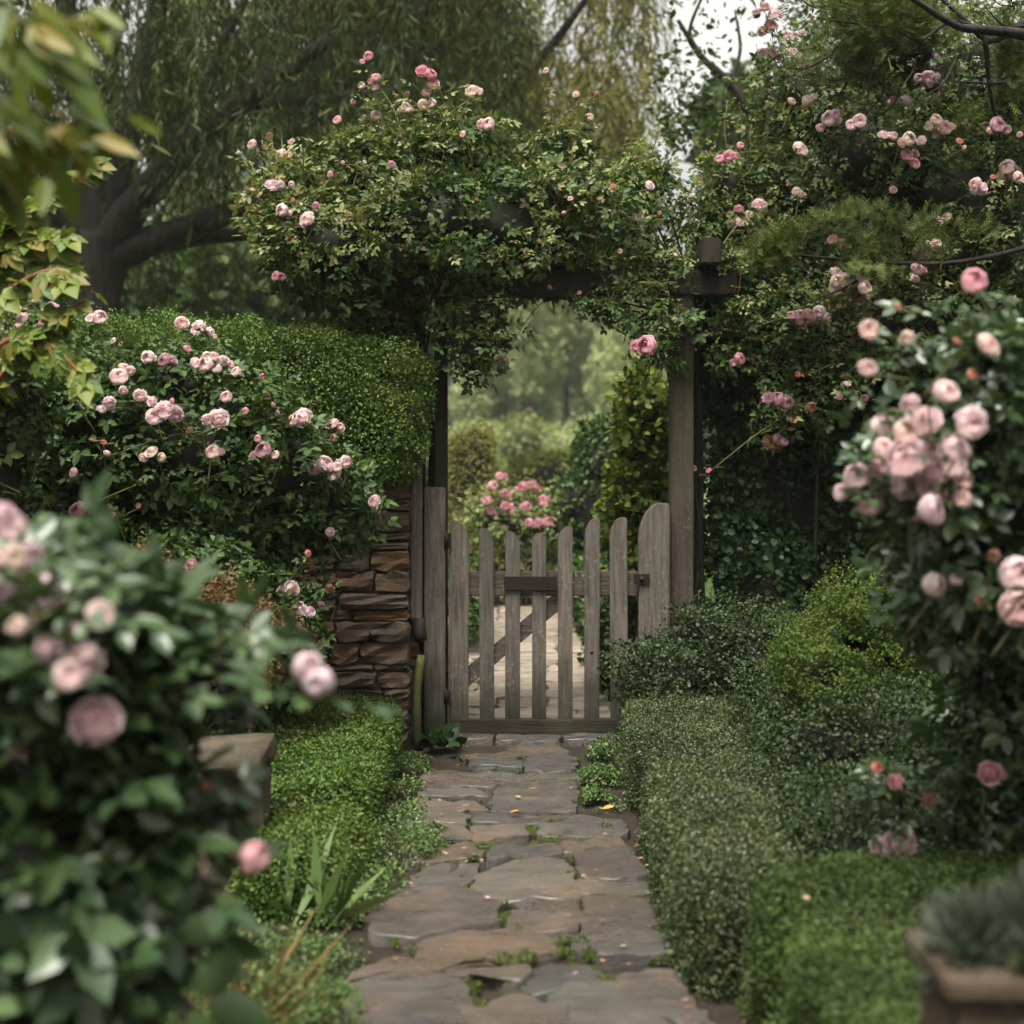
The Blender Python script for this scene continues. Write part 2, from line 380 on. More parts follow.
# a growth volume is (cx,cy,cz, rx,ry,rz, p): p=2 ellipsoid, p>4 clipped block
def E(px, py, d, rx, rz, ry, p=2): c = P(px, py, d); return (c.x, c.y, c.z, rx * d / F, ry, rz * d / F, p)

def surface(vols, n, depth=.25, lump=.15, lf=3.0, seed=1, back=.45, gap=None, zmin=.01, cull=.78):
    A = np.array([v[3] * v[4] + v[4] * v[5] + v[3] * v[5] for v in vols]); cnt = (n * A / A.sum()).astype(int) + 1
    PP, NN = [], []
    for j, (v, c) in enumerate(zip(vols, cnt)):
        r = np.array(v[3:6]); p = v[6]
        fa = np.array([r[1] * r[2], r[0] * r[2], r[0] * r[1]]); ax = RNG.choice(3, c, p=fa / fa.sum())
        q = RNG.uniform(-1, 1, (c, 3)); q[np.arange(c), ax] = RNG.choice([-1, 1], c)
        q /= (np.abs(q) ** p).sum(1, keepdims=True) ** (1 / p)
        nn = nrm(np.sign(q) * np.abs(q) ** (p - 1) / r)
        base = np.array(v[:3]) + q * r
        k = 1 + lump * sn(base, lf, seed) + lump * .5 * sn(base, lf * 2.7, seed + 50)
        u = 1 - depth * RNG.random(c) ** 1.5 + .03 * RNG.normal(size=c)
        if p > 3:   # clipped block: keep its thickness even
            m = r.min(); pos = base + nn * (((k - 1) + (u - 1)) * m)[:, None]
        else: pos = np.array(v[:3]) + q * r * (k * u)[:, None]
        ok = (nn[:, 1] < .35) | (RNG.random(c) < back)
        ok &= pos[:, 2] > zmin
        for i, o in enumerate(vols):
            if i != j: ok &= ((np.abs((pos - np.array(o[:3])) / np.array(o[3:6])) ** o[6]).sum(1) > cull ** o[6])
        if gap: ok &= (sn(pos, gap[0], seed + 9) + .7 * sn(pos, gap[0] * 2.3, seed + 10)) > gap[1]
        PP.append(pos[ok]); NN.append(nn[ok])
    return np.concatenate(PP), np.concatenate(NN)

def leafage(L, tpl, vols, n, size, mi=0, out=.5, up=.5, rnd=.8, hang=.25, **kw):
    p, nn = surface(vols, n, **kw); m = len(p)
    N = nn * out + np.array((0, 0, up)) + RNG.normal(size=(m, 3)) * rnd * .6
    D = RNG.normal(size=(m, 3)) + nn * .5 + np.array((0, 0, -hang))
    L.put(tpl, p, D, N, size * np.exp(RNG.normal(size=m) * .22), mi)
    return p, nn

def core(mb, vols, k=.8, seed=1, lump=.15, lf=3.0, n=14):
    """solid near-black lumps for inner twigs, painting the shade inside a bush"""
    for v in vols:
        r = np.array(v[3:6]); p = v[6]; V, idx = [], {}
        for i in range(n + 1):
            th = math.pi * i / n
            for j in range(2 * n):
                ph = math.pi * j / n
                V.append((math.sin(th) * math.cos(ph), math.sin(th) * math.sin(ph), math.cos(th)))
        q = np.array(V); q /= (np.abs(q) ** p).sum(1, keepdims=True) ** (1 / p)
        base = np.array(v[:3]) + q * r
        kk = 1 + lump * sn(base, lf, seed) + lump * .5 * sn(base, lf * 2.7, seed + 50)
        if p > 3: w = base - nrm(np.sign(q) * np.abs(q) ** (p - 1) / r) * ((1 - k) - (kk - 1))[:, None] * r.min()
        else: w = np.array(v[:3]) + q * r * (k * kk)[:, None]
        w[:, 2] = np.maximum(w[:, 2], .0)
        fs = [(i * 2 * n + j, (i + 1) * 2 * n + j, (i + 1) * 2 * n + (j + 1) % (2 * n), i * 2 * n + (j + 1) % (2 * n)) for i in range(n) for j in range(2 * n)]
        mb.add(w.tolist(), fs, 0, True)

def front(px, py, vols, miss):
    """distance at which the sight line through a pixel first meets the bush"""
    dv = np.array(((px - CX) / F, 1, -(py - HY) / F)); o = np.array((0, 0, H)); best = None
    for v in vols:
        r = np.array(v[3:6]) * 1.1; c = np.array(v[:3])
        a = dv / r; b = (o - c) / r; A = a @ a; B = a @ b; C = b @ b - 1; D = B * B - A * C
        if D > 0:
            t = (-B - math.sqrt(D)) / A
            if best is None or t < best: best = t
    return miss if best is None else best

# ------------------------------------------------------------------ rose blooms
def bloom_mesh(name, mat, kind, seed):
    r = random.Random(seed); V, Fs, ring = [], [], []
    # every layer: number of petals, shell radius, angle of the petal tips from the axis, flattening
    layers = {'open': [(3, .14, 4, 1.2), (4, .25, 14, 1.1), (5, .37, 26, .95), (5, .5, 38, .85), (6, .64, 52, .75), (6, .8, 66, .65), (7, 1.0, 80, .5)],
              'cup': [(3, .2, 4, 1.2), (4, .34, 12, 1.12), (4, .48, 20, 1.05), (5, .62, 29, 1.0), (5, .76, 38, .98), (6, .9, 46, .95), (6, 1.0, 58, .9)],
              'pom': [(5, .2, 8, 1.1), (6, .32, 16, 1.05), (7, .44, 26, 1.0), (8, .56, 36, .95), (9, .68, 46, .9), (10, .8, 57, .85), (10, .91, 68, .8), (9, 1.0, 82, .7)],
              'bud': [(3, .3, 3, 1.9), (3, .4, 9, 1.8), (4, .48, 20, 1.6)]}[kind]
    nl = len(layers); ruff = {'open': .05, 'cup': .025, 'pom': .085, 'bud': .02}[kind]
    for li, (n, rad, tip, flat) in enumerate(layers):
        ph = r.uniform(0, 6.3)
        for k in range(n):
            a = ph + 2 * math.pi * k / n + r.uniform(-.22, .22); tp = math.radians(tip + r.uniform(-7, 7) * (.4 + li / nl)); rk = rad * r.uniform(.93, 1.06); hw = math.pi / n * (1.45 if kind != 'pom' else 1.15); base = len(V)
            rows, cols = 5, 4; w1, w2 = r.uniform(0, 6), r.uniform(0, 6)
            for i in range(rows + 1):
                v = i / rows
                for j in range(cols + 1):
                    u = (j / cols - .5) * 2
                    th = math.radians(155) + (tp + (.16 + .1 * (kind == 'pom')) * u * u - math.radians(155)) * v      # petals have round tips
                    w = hw * min(1, .25 + 1.1 * v) * (1 - .18 * max(0, v - .7) / .3)
                    edge = max(0, (v - .62) / .38); q = rk * (1 + .13 * edge * edge * (li / nl + .25) + .05 * abs(u) * (k % 2) + ruff * edge * math.sin(w1 + 5 * u) + ruff * .6 * math.sin(w2 + 9 * v + 4 * u))
                    aa = a + u * w; st_ = math.sin(th)
                    V.append((q * st_ * math.cos(aa), q * st_ * math.sin(aa), q * math.cos(th) * flat + .04 * (nl - li) * (kind == 'open'))); ring.append(min(1, (li + edge) / nl))
            for i in range(rows):
                for j in range(cols):
                    b = base + i * (cols + 1) + j; Fs.append((b, b + 1, b + cols + 2, b + cols + 1))
    nP = len(Fs)
    # calyx and sepals
    for k in range(5):
        a = 2 * math.pi * k / 5; b = len(V); ca, sa = math.cos(a), math.sin(a)
        for rad, z, w in ((.03, -.98, .06), (.35, -.9, .1), (.75 if kind != 'bud' else .5, -.55 if kind != 'bud' else .1, .02)):
            for s in (-1, 1): V.append((rad * ca - s * w * sa, rad * sa + s * w * ca, z)); ring.append(1)
        Fs += [(b, b + 1, b + 3, b + 2), (b + 2, b + 3, b + 5, b + 4)]
    V = np.array(V); sc = 1.0 / max(np.abs(V[:, :2]).max(), .6); V = V * sc
    me = bpy.data.meshes.new(name); me.from_pydata(V.tolist(), [], Fs)
    at = me.attributes.new('ring', 'FLOAT', 'POINT'); at.data.foreach_set('value', ring)
    me.polygons.foreach_set('use_smooth', [True] * len(Fs)); me.polygons.foreach_set('material_index', [0] * nP + [1] * (len(Fs) - nP))
    me.materials.append(M[mat]); me.materials.append(M['rose'])
    me.update(); return me
BL = {}
def bloom(kind, col):
    v = random.randrange(2); k = (kind, col, v)
    if k not in BL: BL[k] = bloom_mesh('bloom', 'petal_' + col, kind, hash((kind, v)) % 1000 if False else {'open': 3, 'cup': 5, 'pom': 8, 'bud': 12}[kind] * 10 + v)
    return BL[k]

def add_bloom(root, pos, diam, col, kind=None, face=None):
    kind = kind or random.choice(['open', 'cup', 'pom', 'pom'] if diam > .03 else ['cup', 'bud', 'pom']); diam *= random.uniform(.85, 1.2)
    o = bpy.data.objects.new('bloom', bloom(kind, col)); COL.objects.link(o); o.parent = root
    f = Vector(face) if face else Vector((random.uniform(-.6, .6), random.uniform(-1.1, -.5), random.uniform(.05, .7)))
    o.rotation_mode = 'QUATERNION'
    o.rotation_quaternion = f.normalized().to_track_quat('Z', 'Y') @ Matrix.Rotation(random.uniform(0, 6.28), 4, 'Z').to_quaternion()
    s = diam / 2; o.scale = (s, s, s * random.uniform(.85, 1.15)); o.location = Vector(pos) - root.location
    return o

def cane_to(mb, L, vols, tip, tpl, size, mi=0, base=None, nleaf=7, rad=.0035, sag=.0):
    """an arching cane from inside the bush out to a bloom, with leaves along it"""
    tip = Vector(tip)
    if base is None:
        v = min(vols, key=lambda v: (Vector(v[:3]) - tip).length - .4 * v[3]); c = Vector(v[:3])
        base = c + Vector((random.uniform(-.5, .5) * v[3], random.uniform(-.5, .3) * v[4], random.uniform(-.6, .3) * v[5]))
    mid = (base + tip) / 2 + Vector((random.uniform(-.05, .05), random.uniform(-.04, .04), .05 + sag))
    pts = curve([base, mid, tip], 6); mb.tube(pts, [rad * (1 - .5 * i / len(pts)) for i in range(len(pts))], 5, 1)
    ps = []; ds = []
    for k in range(nleaf):
        i = random.randrange(3, len(pts)); ps.append(pts[i] - Vector((0, 0, .01))); ds.append((random.gauss(0, 1), random.gauss(0, .7), random.uniform(-.2, .7)))
    if ps: L.put(tpl, ps, ds, np.array([(random.gauss(0, .4), random.gauss(-.3, .4), 1) for _ in ps]), size * np.exp(RNG.normal(size=len(ps)) * .2), mi)

def zoomed(x0, y0, s, rows, col='blush'):
    return [(x0 + r[0] / s, y0 + r[1] / s, r[2] / s, r[3] if len(r) > 3 else col) for r in rows]

def rose(name, label, cat, loc, vols, blooms, nleaf, size, mats, tpl=None, seed=1, miss=7, group=None, kcore=.7, canes=18, depth=.4, gap=(5, -.75), light_top=None, kind=None, cane_leaf=6, lump=.18, lf=4, back=.5, bloom_scale=1.0, out=.06):
    tpl = tpl or T_ROSE
    root = thing(name, label, cat, loc, group); L = Leaves(); mb = MB()
    p, nn = leafage(L, tpl, vols, nleaf, size, 0, out=.55, up=.6, rnd=.9, hang=.35, depth=depth, lump=lump, lf=lf, seed=seed, gap=gap, back=back)
    if light_top:    # pale young leaves at the top, sky light put into their colour
        z0, n2 = light_top
        vt = [v for v in vols if v[2] + v[5] > z0]
        leafage(L, tpl, vt, n2, size * .85, 1, out=.5, up=.6, rnd=1.1, hang=.1, depth=.25, lump=lump * 1.6, lf=lf, seed=seed, gap=(5, -.3), zmin=z0)
    if kcore: core(mb, vols, kcore, seed, lump, lf)
    for v in vols:      # old wood rising from the root
        c = Vector(v[:3]); b0 = Vector((root.location.x + random.gauss(0, .03), max(root.location.y, c.y) + random.gauss(0, .03), .0))
        if name in ('climbing_rose', 'rambling_rose'):      # trained straight up before it spreads
            b0.y = root.location.y + (.06 if name == 'climbing_rose' and c.z > 1.9 else .4); b0.x = root.location.x + random.gauss(0, .02)
            zt = max(.3, min(2.0, c.z - .15)); w_ = [b0 + Vector((random.gauss(0, .02), random.gauss(0, .01), zt * k / 4)) for k in range(5)] + [Vector(((b0.x + c.x) / 2, c.y + .05, max(zt + .1, c.z - .05))), c]
            mb.tube(curve(w_, 4), [.013 - .0004 * i for i in range(25)], 6, 0, .25)
        elif c.z > .15: mb.tube(curve([b0, b0.lerp(c, .5) + Vector((random.gauss(0, .07), random.gauss(.03, .03), .12 * c.z)), c], 6), [.013 - .0006 * i for i in range(13)], 6, 0, .2)
    for _ in range(canes):
        v = random.choice(vols); d = Vector((random.gauss(0, .8), random.gauss(-.4, .6), random.gauss(.5, .7))).normalized()
        tip = Vector(v[:3]) + Vector((d.x * v[3], d.y * v[4], d.z * v[5])) * random.uniform(1.0, 1.25)
        if d.z > .55 and light_top and random.random() < .45: tip += Vector((random.gauss(0, .06), 0, random.uniform(.06, .22)))
        if tip.z > .1: cane_to(mb, L, vols, tip, tpl, size * .85, 1 if light_top else 0, Vector(v[:3]), cane_leaf)
    for (px, py, s, col) in blooms:
        d = front(px, py, vols, None)
        inside = d is not None; d = (d - random.uniform(.0, out)) if inside else miss
        w = P(px, py, d); diam = max(.014, s * d / F * 1.62) * bloom_scale
        add_bloom(root, w, diam, col, random.choice(kind) if isinstance(kind, list) else kind)
        for _ in range(2):
          if kind is None and diam > .05 and len(root.children) < 96 and random.random() < .6:
            add_bloom(root, w + Vector((random.choice((-1, 1)) * diam * .5, random.uniform(-.01, .03), random.uniform(-.5, .1) * diam)), diam * random.uniform(.55, .8), col)
        if not inside or random.random() < .5:
            cane_to(mb, L, vols, w - Vector((0, -.01, diam * .3)), tpl, size * .8, 1 if light_top else 0, None, 9 if not inside else 4)
        else:
            cane_to(mb, L, vols, w - Vector((0, -.01, diam * .3)), tpl, size * .8, 0, w + Vector((random.uniform(-.05, .05), .1, -.12)), 2)
    L.build('foliage', mats, root); mb.build('stems', ['cane_dark', 'cane'], root)
    return root
M['cane_dark'] = plain_mat('old_wood_and_shade', (.005, .006, .003), (.014, .015, .007), 20, .8)  # old canes, and the bush core darkened as painted inner shade

# ================================================================== SETTING
# ground: one sheet, soil near the beds, grass further off
t = NT('ground_mat'); pos = t.n("ShaderNodeNewGeometry").outputs['Position']
sep = t.n("ShaderNodeSeparateXYZ"); t.l(pos, sep.inputs[0])
nz = t.noise(9, 7, .65, t.coord()); nb = t.noise(1.2, 4, .6, t.coord())
soil = t.ramp(nz, [(.3, (.009, .007, .004)), (.7, (.028, .02, .013))]); lawn = t.ramp(nz, [(.3, (.035, .06, .015)), (.7, (.07, .10, .03))])
fac = t.ramp(t.math('ADD', sep.outputs[1], t.math('MULTIPLY', nb, 1.0)), [(0, (0, 0, 0)), (1, (1, 1, 1))])
mr = t.n("ShaderNodeMapRange"); mr.inputs[1].default_value = 7.6; mr.inputs[2].default_value = 8.2
t.l(t.math('ADD', sep.outputs[1], t.math('MULTIPLY', nb, .8)), mr.inputs[0])
M['ground'] = t.done(t.bsdf(t.mix(mr.outputs[0], soil, lawn), .95, .2, nz, .8, .03).outputs[0])
mb = MB(); n = 60
xs = np.concatenate([np.linspace(-56, -4, 14), np.linspace(-3.6, 3.6, 37), np.linspace(4, 56, 14)]); ys = np.concatenate([np.linspace(-14, -1, 6), np.linspace(0, 12, 41), np.linspace(13, 122, 30)])
gv = [(x, y, .008 * math.sin(x * 5 + y * 3) * (abs(x) > .5)) for y in ys for x in xs]; nx = len(xs)
mb.add(gv, [(j * nx + i, j * nx + i + 1, (j + 1) * nx + i + 1, (j + 1) * nx + i) for j in range(len(ys) - 1) for i in range(nx - 1)], 0, True)
tag(mb.build('ground', 'ground'), kind='structure')

# flagstone path: irregular slabs with chipped edges
def G(px, py, z=.03): d = (H - z) * F / (py - HY); return ((px - CX) * d / F, d)
ZS = 2.768
slabs = [
 [(0,910),(55,735),(350,722),(395,790),(400,915)], [(440,790),(480,762),(560,762),(592,788),(560,810),(450,812)], [(412,822),(588,812),(598,915),(412,915)],
 [(604,757),(700,716),(950,678),(1010,760),(1060,915),(612,915)], [(540,688),(720,668),(770,708),(600,748),(530,752)],
 [(60,700),(150,664),(240,668),(560,690),(528,735),(400,712),(170,722),(40,728)], [(712,630),(960,612),(975,650),(742,660)],
 [(240,612),(400,574),(560,572),(640,602),(630,630),(390,662),(235,657)], [(100,520),(180,465),(400,475),(478,510),(470,565),(390,570),(240,604),(110,592)],
 [(500,525),(688,515),(690,578),(540,580),(490,565)], [(640,590),(940,572),(950,606),(700,624)], [(704,492),(900,487),(932,566),(770,585),(700,575)],
 [(398,430),(480,385),(640,375),(668,400),(688,495),(460,502),(388,470)], [(684,446),(880,450),(895,482),(692,486)], [(672,362),(830,346),(880,430),(702,440)],
 [(205,440),(260,402),(412,388),(408,420),(382,460),(200,464)], [(442,352),(628,337),(640,370),(440,388)], [(642,332),(802,317),(826,343),(650,358)],
 [(205,332),(400,337),(420,370),(210,392)], [(575,290),(680,266),(812,276),(822,312),(700,325),(590,322)], [(388,291),(540,291),(546,320),(400,331)],
 [(215,290),(378,290),(394,327),(220,328)], [(220,245),(385,256),(380,285),(214,285)], [(400,262),(672,264),(570,286),(396,286)], [(455,222),(672,219),(678,258),(450,256)],
 [(245,217),(400,224),(440,250),(228,243)], [(247,190),(400,198),(445,218),(245,214)], [(462,166),(682,170),(684,215),(455,218)], [(255,155),(455,168),(455,192),(250,187)],
 [(270,135),(450,140),(690,150),(690,165),(470,162),(262,150)], [(380,110),(470,105),(540,118),(530,134),(385,130)], [(545,108),(660,96),(690,112),(680,135),(600,142),(540,136)],
 [(360,92),(480,88),(530,100),(470,103),(370,106)], [(490,82),(640,76),(665,92),(560,104),(530,96)]]
polys = [[G(330 + x / ZS, 720 + y / ZS) for x, y in s] for s in slabs]
rs = random.Random(5)
def rows(y, y1, xl, xr):
    while y < y1:
        h = rs.uniform(.16, .34) * (1 if y < 8 else 1.3); cuts = sorted([xl + rs.uniform(-.05, .05), xr + rs.uniform(-.05, .05)] + [xl + (xr - xl) * (k + rs.uniform(.25, .75)) / 2 for k in range(rs.choice([1, 2]))])
        for a, b in zip(cuts, cuts[1:]):
            g = .012; polys.append([(a + g, y + g + rs.uniform(-.02, .02)), (b - g, y + g + rs.uniform(-.02, .02)), (b - g, y + h - g + rs.uniform(-.015, .015)), (a + g, y + h - g + rs.uniform(-.015, .015))])
        y += h
rows(1.0, 3.36, -.46, .45); rows(6.68, 6.95, -.42, .5); n_near = len(polys); rows(6.97, 16, -.42, .5)
def slabs_mesh(polys, name, mat):
  bm = bmesh.new()
  for pi, poly in enumerate(polys):
      c = Vector((sum(p[0] for p in poly) / len(poly), sum(p[1] for p in poly) / len(poly))); ring = []
      for a, b in zip(poly, poly[1:] + poly[:1]):
          a, b = Vector(a), Vector(b); k = max(1, int((b - a).length / .035))
          for i in range(k):
              q = a.lerp(b, i / k); w = min(1, i / k * 4, (k - i) / k * 4) if k > 1 else 0
              q = q + Vector((rs.gauss(0, .006), rs.gauss(0, .006))) * (.4 + w) + (c - q) * (.012 if i == 0 else 0) - (c - q).normalized() * .005
              ring.append(q)
      top = .03 + rs.uniform(-.006, .01); tx, ty = rs.uniform(-.025, .025), rs.uniform(-.025, .025)
      def zz(q, ins): 
          f = .0035 * math.sin(q.x * 31 + pi) + .003 * math.sin(q.y * 41 + pi * 2 + q.x * 13) + .002 * math.sin(q.x * 90 + q.y * 70)
          return top + (q.x - c.x) * tx + (q.y - c.y) * ty + f - ins
      lv = []
      for k, ins, z0 in ((0, 0, 1), (.002, .007, 0), (.012, .0015, 0), (.05, 0, 0), (.2, 0, 0), (.45, 0, 0), (.75, 0, 0)):
          lv.append([bm.verts.new((*(q + (c - q) * k), -.03 if z0 else zz(q + (c - q) * k, ins))) for q in ring])
      m = len(ring)
      for A, B in zip(lv, lv[1:]):
          for i in range(m): f = bm.faces.new((A[i], A[(i + 1) % m], B[(i + 1) % m], B[i])); f.smooth = True
      bm.faces.new(lv[-1]).smooth = True
  bmesh.ops.recalc_face_normals(bm, faces=bm.faces)
  me = bpy.data.meshes.new(name); bm.to_mesh(me); bm.free()
  tag(link(name, me, mat), kind='structure')
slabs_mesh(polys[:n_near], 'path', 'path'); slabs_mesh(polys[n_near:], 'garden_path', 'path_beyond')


# ================================================================== STONE WALL and what is fixed to it
wall = thing('stone_wall', 'rough brown slate wall with a squared end beside the wooden gate', 'wall', (-1.9, 6.85, 0))
x0, x1, y0, y1 = -3.6, -.475, 6.6, 7.1
mb = MB(); mb.box(((x0 + x1) / 2, (y0 + y1) / 2, .64), (x1 - x0 - .05, y1 - y0 - .05, 1.28)); mb.build('mortar_core', 'mortar', wall)
bm = bmesh.new()
def rock(cx, cy, cz, sx, sy, sz):
    vd = {}
    def gv_(i, j, k):
        if (i, j, k) not in vd: vd[i, j, k] = bm.verts.new(((i / 3 - .5) * sx, (j / 3 - .5) * sy, (k / 3 - .5) * sz))
        return vd[i, j, k]
    for e in (0, 3):
        for i in range(3):
            for j in range(3):
                q = ((i, j), (i + 1, j), (i + 1, j + 1), (i, j + 1))
                bm.faces.new([gv_(e, *t_) for t_ in q]); bm.faces.new([gv_(t_[0], e, t_[1]) for t_ in q]); bm.faces.new([gv_(*t_, e) for t_ in q])
    vs = list(vd.values())
    a, b = rs.uniform(-.014, .014), rs.uniform(-.02, .02)
    for v in vs:
        edge = sum(abs(abs(v.co[i]) - (sx, sy, sz)[i] / 2) < 1e-4 for i in range(3))
        k = 1 - .035 * (edge - 1) if edge > 1 else 1
        v.co = Vector((v.co.x * k, v.co.y * k, v.co.z * (k if edge < 3 else .86))) + Vector((rs.gauss(0, .006), rs.gauss(0, .006), rs.gauss(0, .004)))
        v.co.z += v.co.x * a; v.co.x += v.co.z * b; v.co += Vector((cx, cy, cz))
z = .0
while z < 1.26:
    h = rs.choice([.035, .05, .065, .08, .1, .045]); h = min(h, 1.28 - z)
    if h < .02: break
    x = x1
    while x > x0:
        w = rs.uniform(.12, .34) if h < .09 else rs.uniform(.14, .24)
        rock(x - w / 2, y0 + .055 + rs.uniform(-.014, .014), z + h / 2, w - .01, .16, h - .007); x -= w
    y = y0 + .13
    while y < y1:
        w = rs.uniform(.1, .25); rock(x1 - .05 + rs.uniform(-.012, .012), y + w / 2, z + h / 2, .14, w - .01, h - .007); y += w
    z += h
bmesh.ops.recalc_face_normals(bm, faces=bm.faces)
for f in bm.faces: f.smooth = False
me = bpy.data.meshes.new('stone_courses'); bm.to_mesh(me); bm.free(); link('stone_courses', me, 'slate', wall)
bm = bmesh.new(); x = x1 + .035
while x > x0: 
    w = rs.uniform(.3, .5); rock(x - w / 2, (y0 + y1) / 2, 1.32, w - .012, .56, .075); x -= w
me = bpy.data.meshes.new('capstones'); bmesh.ops.recalc_face_normals(bm, faces=bm.faces); bm.to_mesh(me); bm.free(); link('capstones', me, 'slate', wall)

def board(name, mats, x0, x1, z0, z1, y, th, parent=None, top=None, bev=.004, lean=0, zr=None):
    """a plank whose top may be rounded off on one side ('l', 'r') or both ('b')"""
    w = x1 - x0; pts = [(x0, z0), (x1, z0)]; n = 7; dr = w * 1.25
    if top == 'r': pts += [(x1 - w * .75 * (1 - math.cos(i / n * math.pi / 2)), z1 - dr + dr * math.sin(i / n * math.pi / 2)) for i in range(n + 1)] + [(x0, z1 - .004)]
    elif top == 'l': pts += [(x1, z1 - .004)] + [(x0 + w * .75 * (1 - math.cos(i / n * math.pi / 2)), z1 - dr + dr * math.sin(i / n * math.pi / 2)) for i in range(n, -1, -1)]
    elif top == 'b': pts += [((x0 + x1) / 2 + w / 2 * math.cos(i / n * math.pi), z1 - w * .55 + w * .55 * math.sin(i / n * math.pi)) for i in range(n + 1)]
    else: pts += [(x1, z1 + rs.uniform(-.006, .006)), (x0, z1)]
    bm = bmesh.new(); a = [bm.verts.new((px + (pz - z0) * lean, y, pz)) for px, pz in pts]; b = [bm.verts.new((px + (pz - z0) * lean, y + th, pz)) for px, pz in pts]
    m = len(pts); bm.faces.new(a); bm.faces.new(b[::-1])
    for i in range(m): bm.faces.new((a[i], b[i], b[(i + 1) % m], a[(i + 1) % m]))
    bmesh.ops.recalc_face_normals(bm, faces=bm.faces)
    bmesh.ops.bevel(bm, geom=[e for e in bm.edges if abs(e.calc_face_angle(0)) > .5], offset=bev, segments=2, affect='EDGES')
    me = bpy.data.meshes.new(name); bm.to_mesh(me); bm.free(); return link(name, me, mats, parent)

# ================================================================== GATE
GD = 6.85; gx = lambda px: (px - CX) * GD / F; gz = lambda py: H - (py - HY) * GD / F
gate = thing('wooden_gate', 'weathered grey picket gate with a dipped top across the stone path', 'gate', (gx(540), GD, 0))
for a, b, t_, e in ((448.5, 468.5, 520, 'r'), (480, 494.5, 528, 'r'), (505, 520, 531, 'r'), (532, 546, 533, 'b'), (558, 572.5, 526, 'l'), (584, 599, 518, 'l'), (610.5, 628, 517, 'l')):
    board('picket', 'wood', gx(a), gx(b), gz(727), gz(t_), GD - .024, .024, gate, e, .003, rs.uniform(-.008, .008))
board('top_rail', 'wood_x', gx(449), gx(638), gz(596), gz(572), GD + .001, .034, gate)
board('bottom_rail', 'wood_dark_x', gx(449), gx(622), gz(742), gz(719), GD - .034, .05, gate)
mb = MB(); p0, p1 = Vector((gx(462), GD + .018, gz(682))), Vector((gx(562), GD + .018, gz(598)))
ang = math.atan2(p1.z - p0.z, p1.x - p0.x); mb.box((p0 + p1) / 2, ((p1 - p0).length, .03, .075), Matrix.Rotation(-ang, 3, 'Y')); mb.build('diagonal_brace', 'wood_x', gate, .003)
mb = MB(); mb.box((gx(530.5), GD - .03, gz(583)), (gx(557) - gx(504), .012, gz(576) - gz(590))); mb.build('latch_plate', 'iron', gate, .002)
mb = MB(); mb.box((gx(641), GD - .034, gz(578.5)), (.075, .018, .05)); mb.tube([(gx(641), GD - .06, gz(578)), (gx(641), GD - .03, gz(578))], .012, 10); mb.build('latch', 'iron', gate, .0)
mb = MB(); mb.box((gx(445), GD - .034, gz(540)), (.06, .016, .07)); mb.tube([(gx(446.5), GD - .045, gz(549)), (gx(446.5), GD - .045, gz(531))], .011, 10); mb.build('hinge', 'iron', gate)
mb = MB(); mb.box((gx(446), GD - .034, gz(695)), (.05, .016, .05)); mb.tube([(gx(446.5), GD - .045, gz(702)), (gx(446.5), GD - .045, gz(688))], .011, 10); mb.build('hinge', 'iron', gate)

tag(board('hinge_post', 'wood', gx(424.5), gx(445.5), 0, gz(487), GD - .05, .1, None, None, .006), 'square weathered post carrying the hinges between wall and gate', 'post')
tag(board('latch_post', 'wood', gx(638.5), gx(669), 0, gz(503), GD - .035, .08, None, 'l', .006), 'broad short post with a rounded shoulder beside the gate latch', 'post')
tag(board('batten', 'wood', gx(413), gx(424), gz(617), gz(460), GD - .16, .05, None, None, .004), 'narrow wooden batten fixed against the end of the stone wall', 'batten')
mb = MB(); mb.tube(curve([P(418, 752, 6.62), P(417, 700, 6.64), P(421, 655, 6.68)], 4), [.022] * 4 + [.02] * 5, 8, 0, .2)
tag(mb.build('mossy_stake', 'wood_moss'), 'short green mossy stake leaning at the foot of the wall end', 'stake')
mb = MB(); mb.tube([P(421, 640, 6.66), P(419, 632, 6.68), P(419, 618, 6.68)], [.03, .034, .03], 10); 
tag(mb.build('iron_bracket', 'iron'), 'black iron bracket below the narrow batten on the wall end', 'bracket')

# arbour over the gate
arb = thing('timber_arbour', 'dark timber arbour frame spanning the gate under the climbing roses', 'arbour', (.2, 6.95, 0))
AD = 6.95; ax = lambda px: (px - CX) * AD / F; az_ = lambda py: H - (py - HY) * AD / F
board('post', 'wood_post', ax(669.5), ax(692), 0, az_(297), AD - .06, .11, arb, None, .006)
board('post', 'wood_dark', ax(434), ax(447), 0, az_(297), AD + .03, .08, arb, None, .006)
board('lintel', 'wood_dark_x', ax(372), ax(735), az_(297), az_(271), AD - .08, .15, arb, None, .008)
mb = MB(); mb.box((ax(705.5), AD + .25, az_(256) - .004), (.09, .95, .125)); mb.build('cross_beam', 'wood_dark', arb, .008)
mb = MB(); mb.box((ax(415), AD + .25, az_(258) + .005), (.1, .95, .12)); mb.build('cross_beam', 'wood_dark', arb, .008)

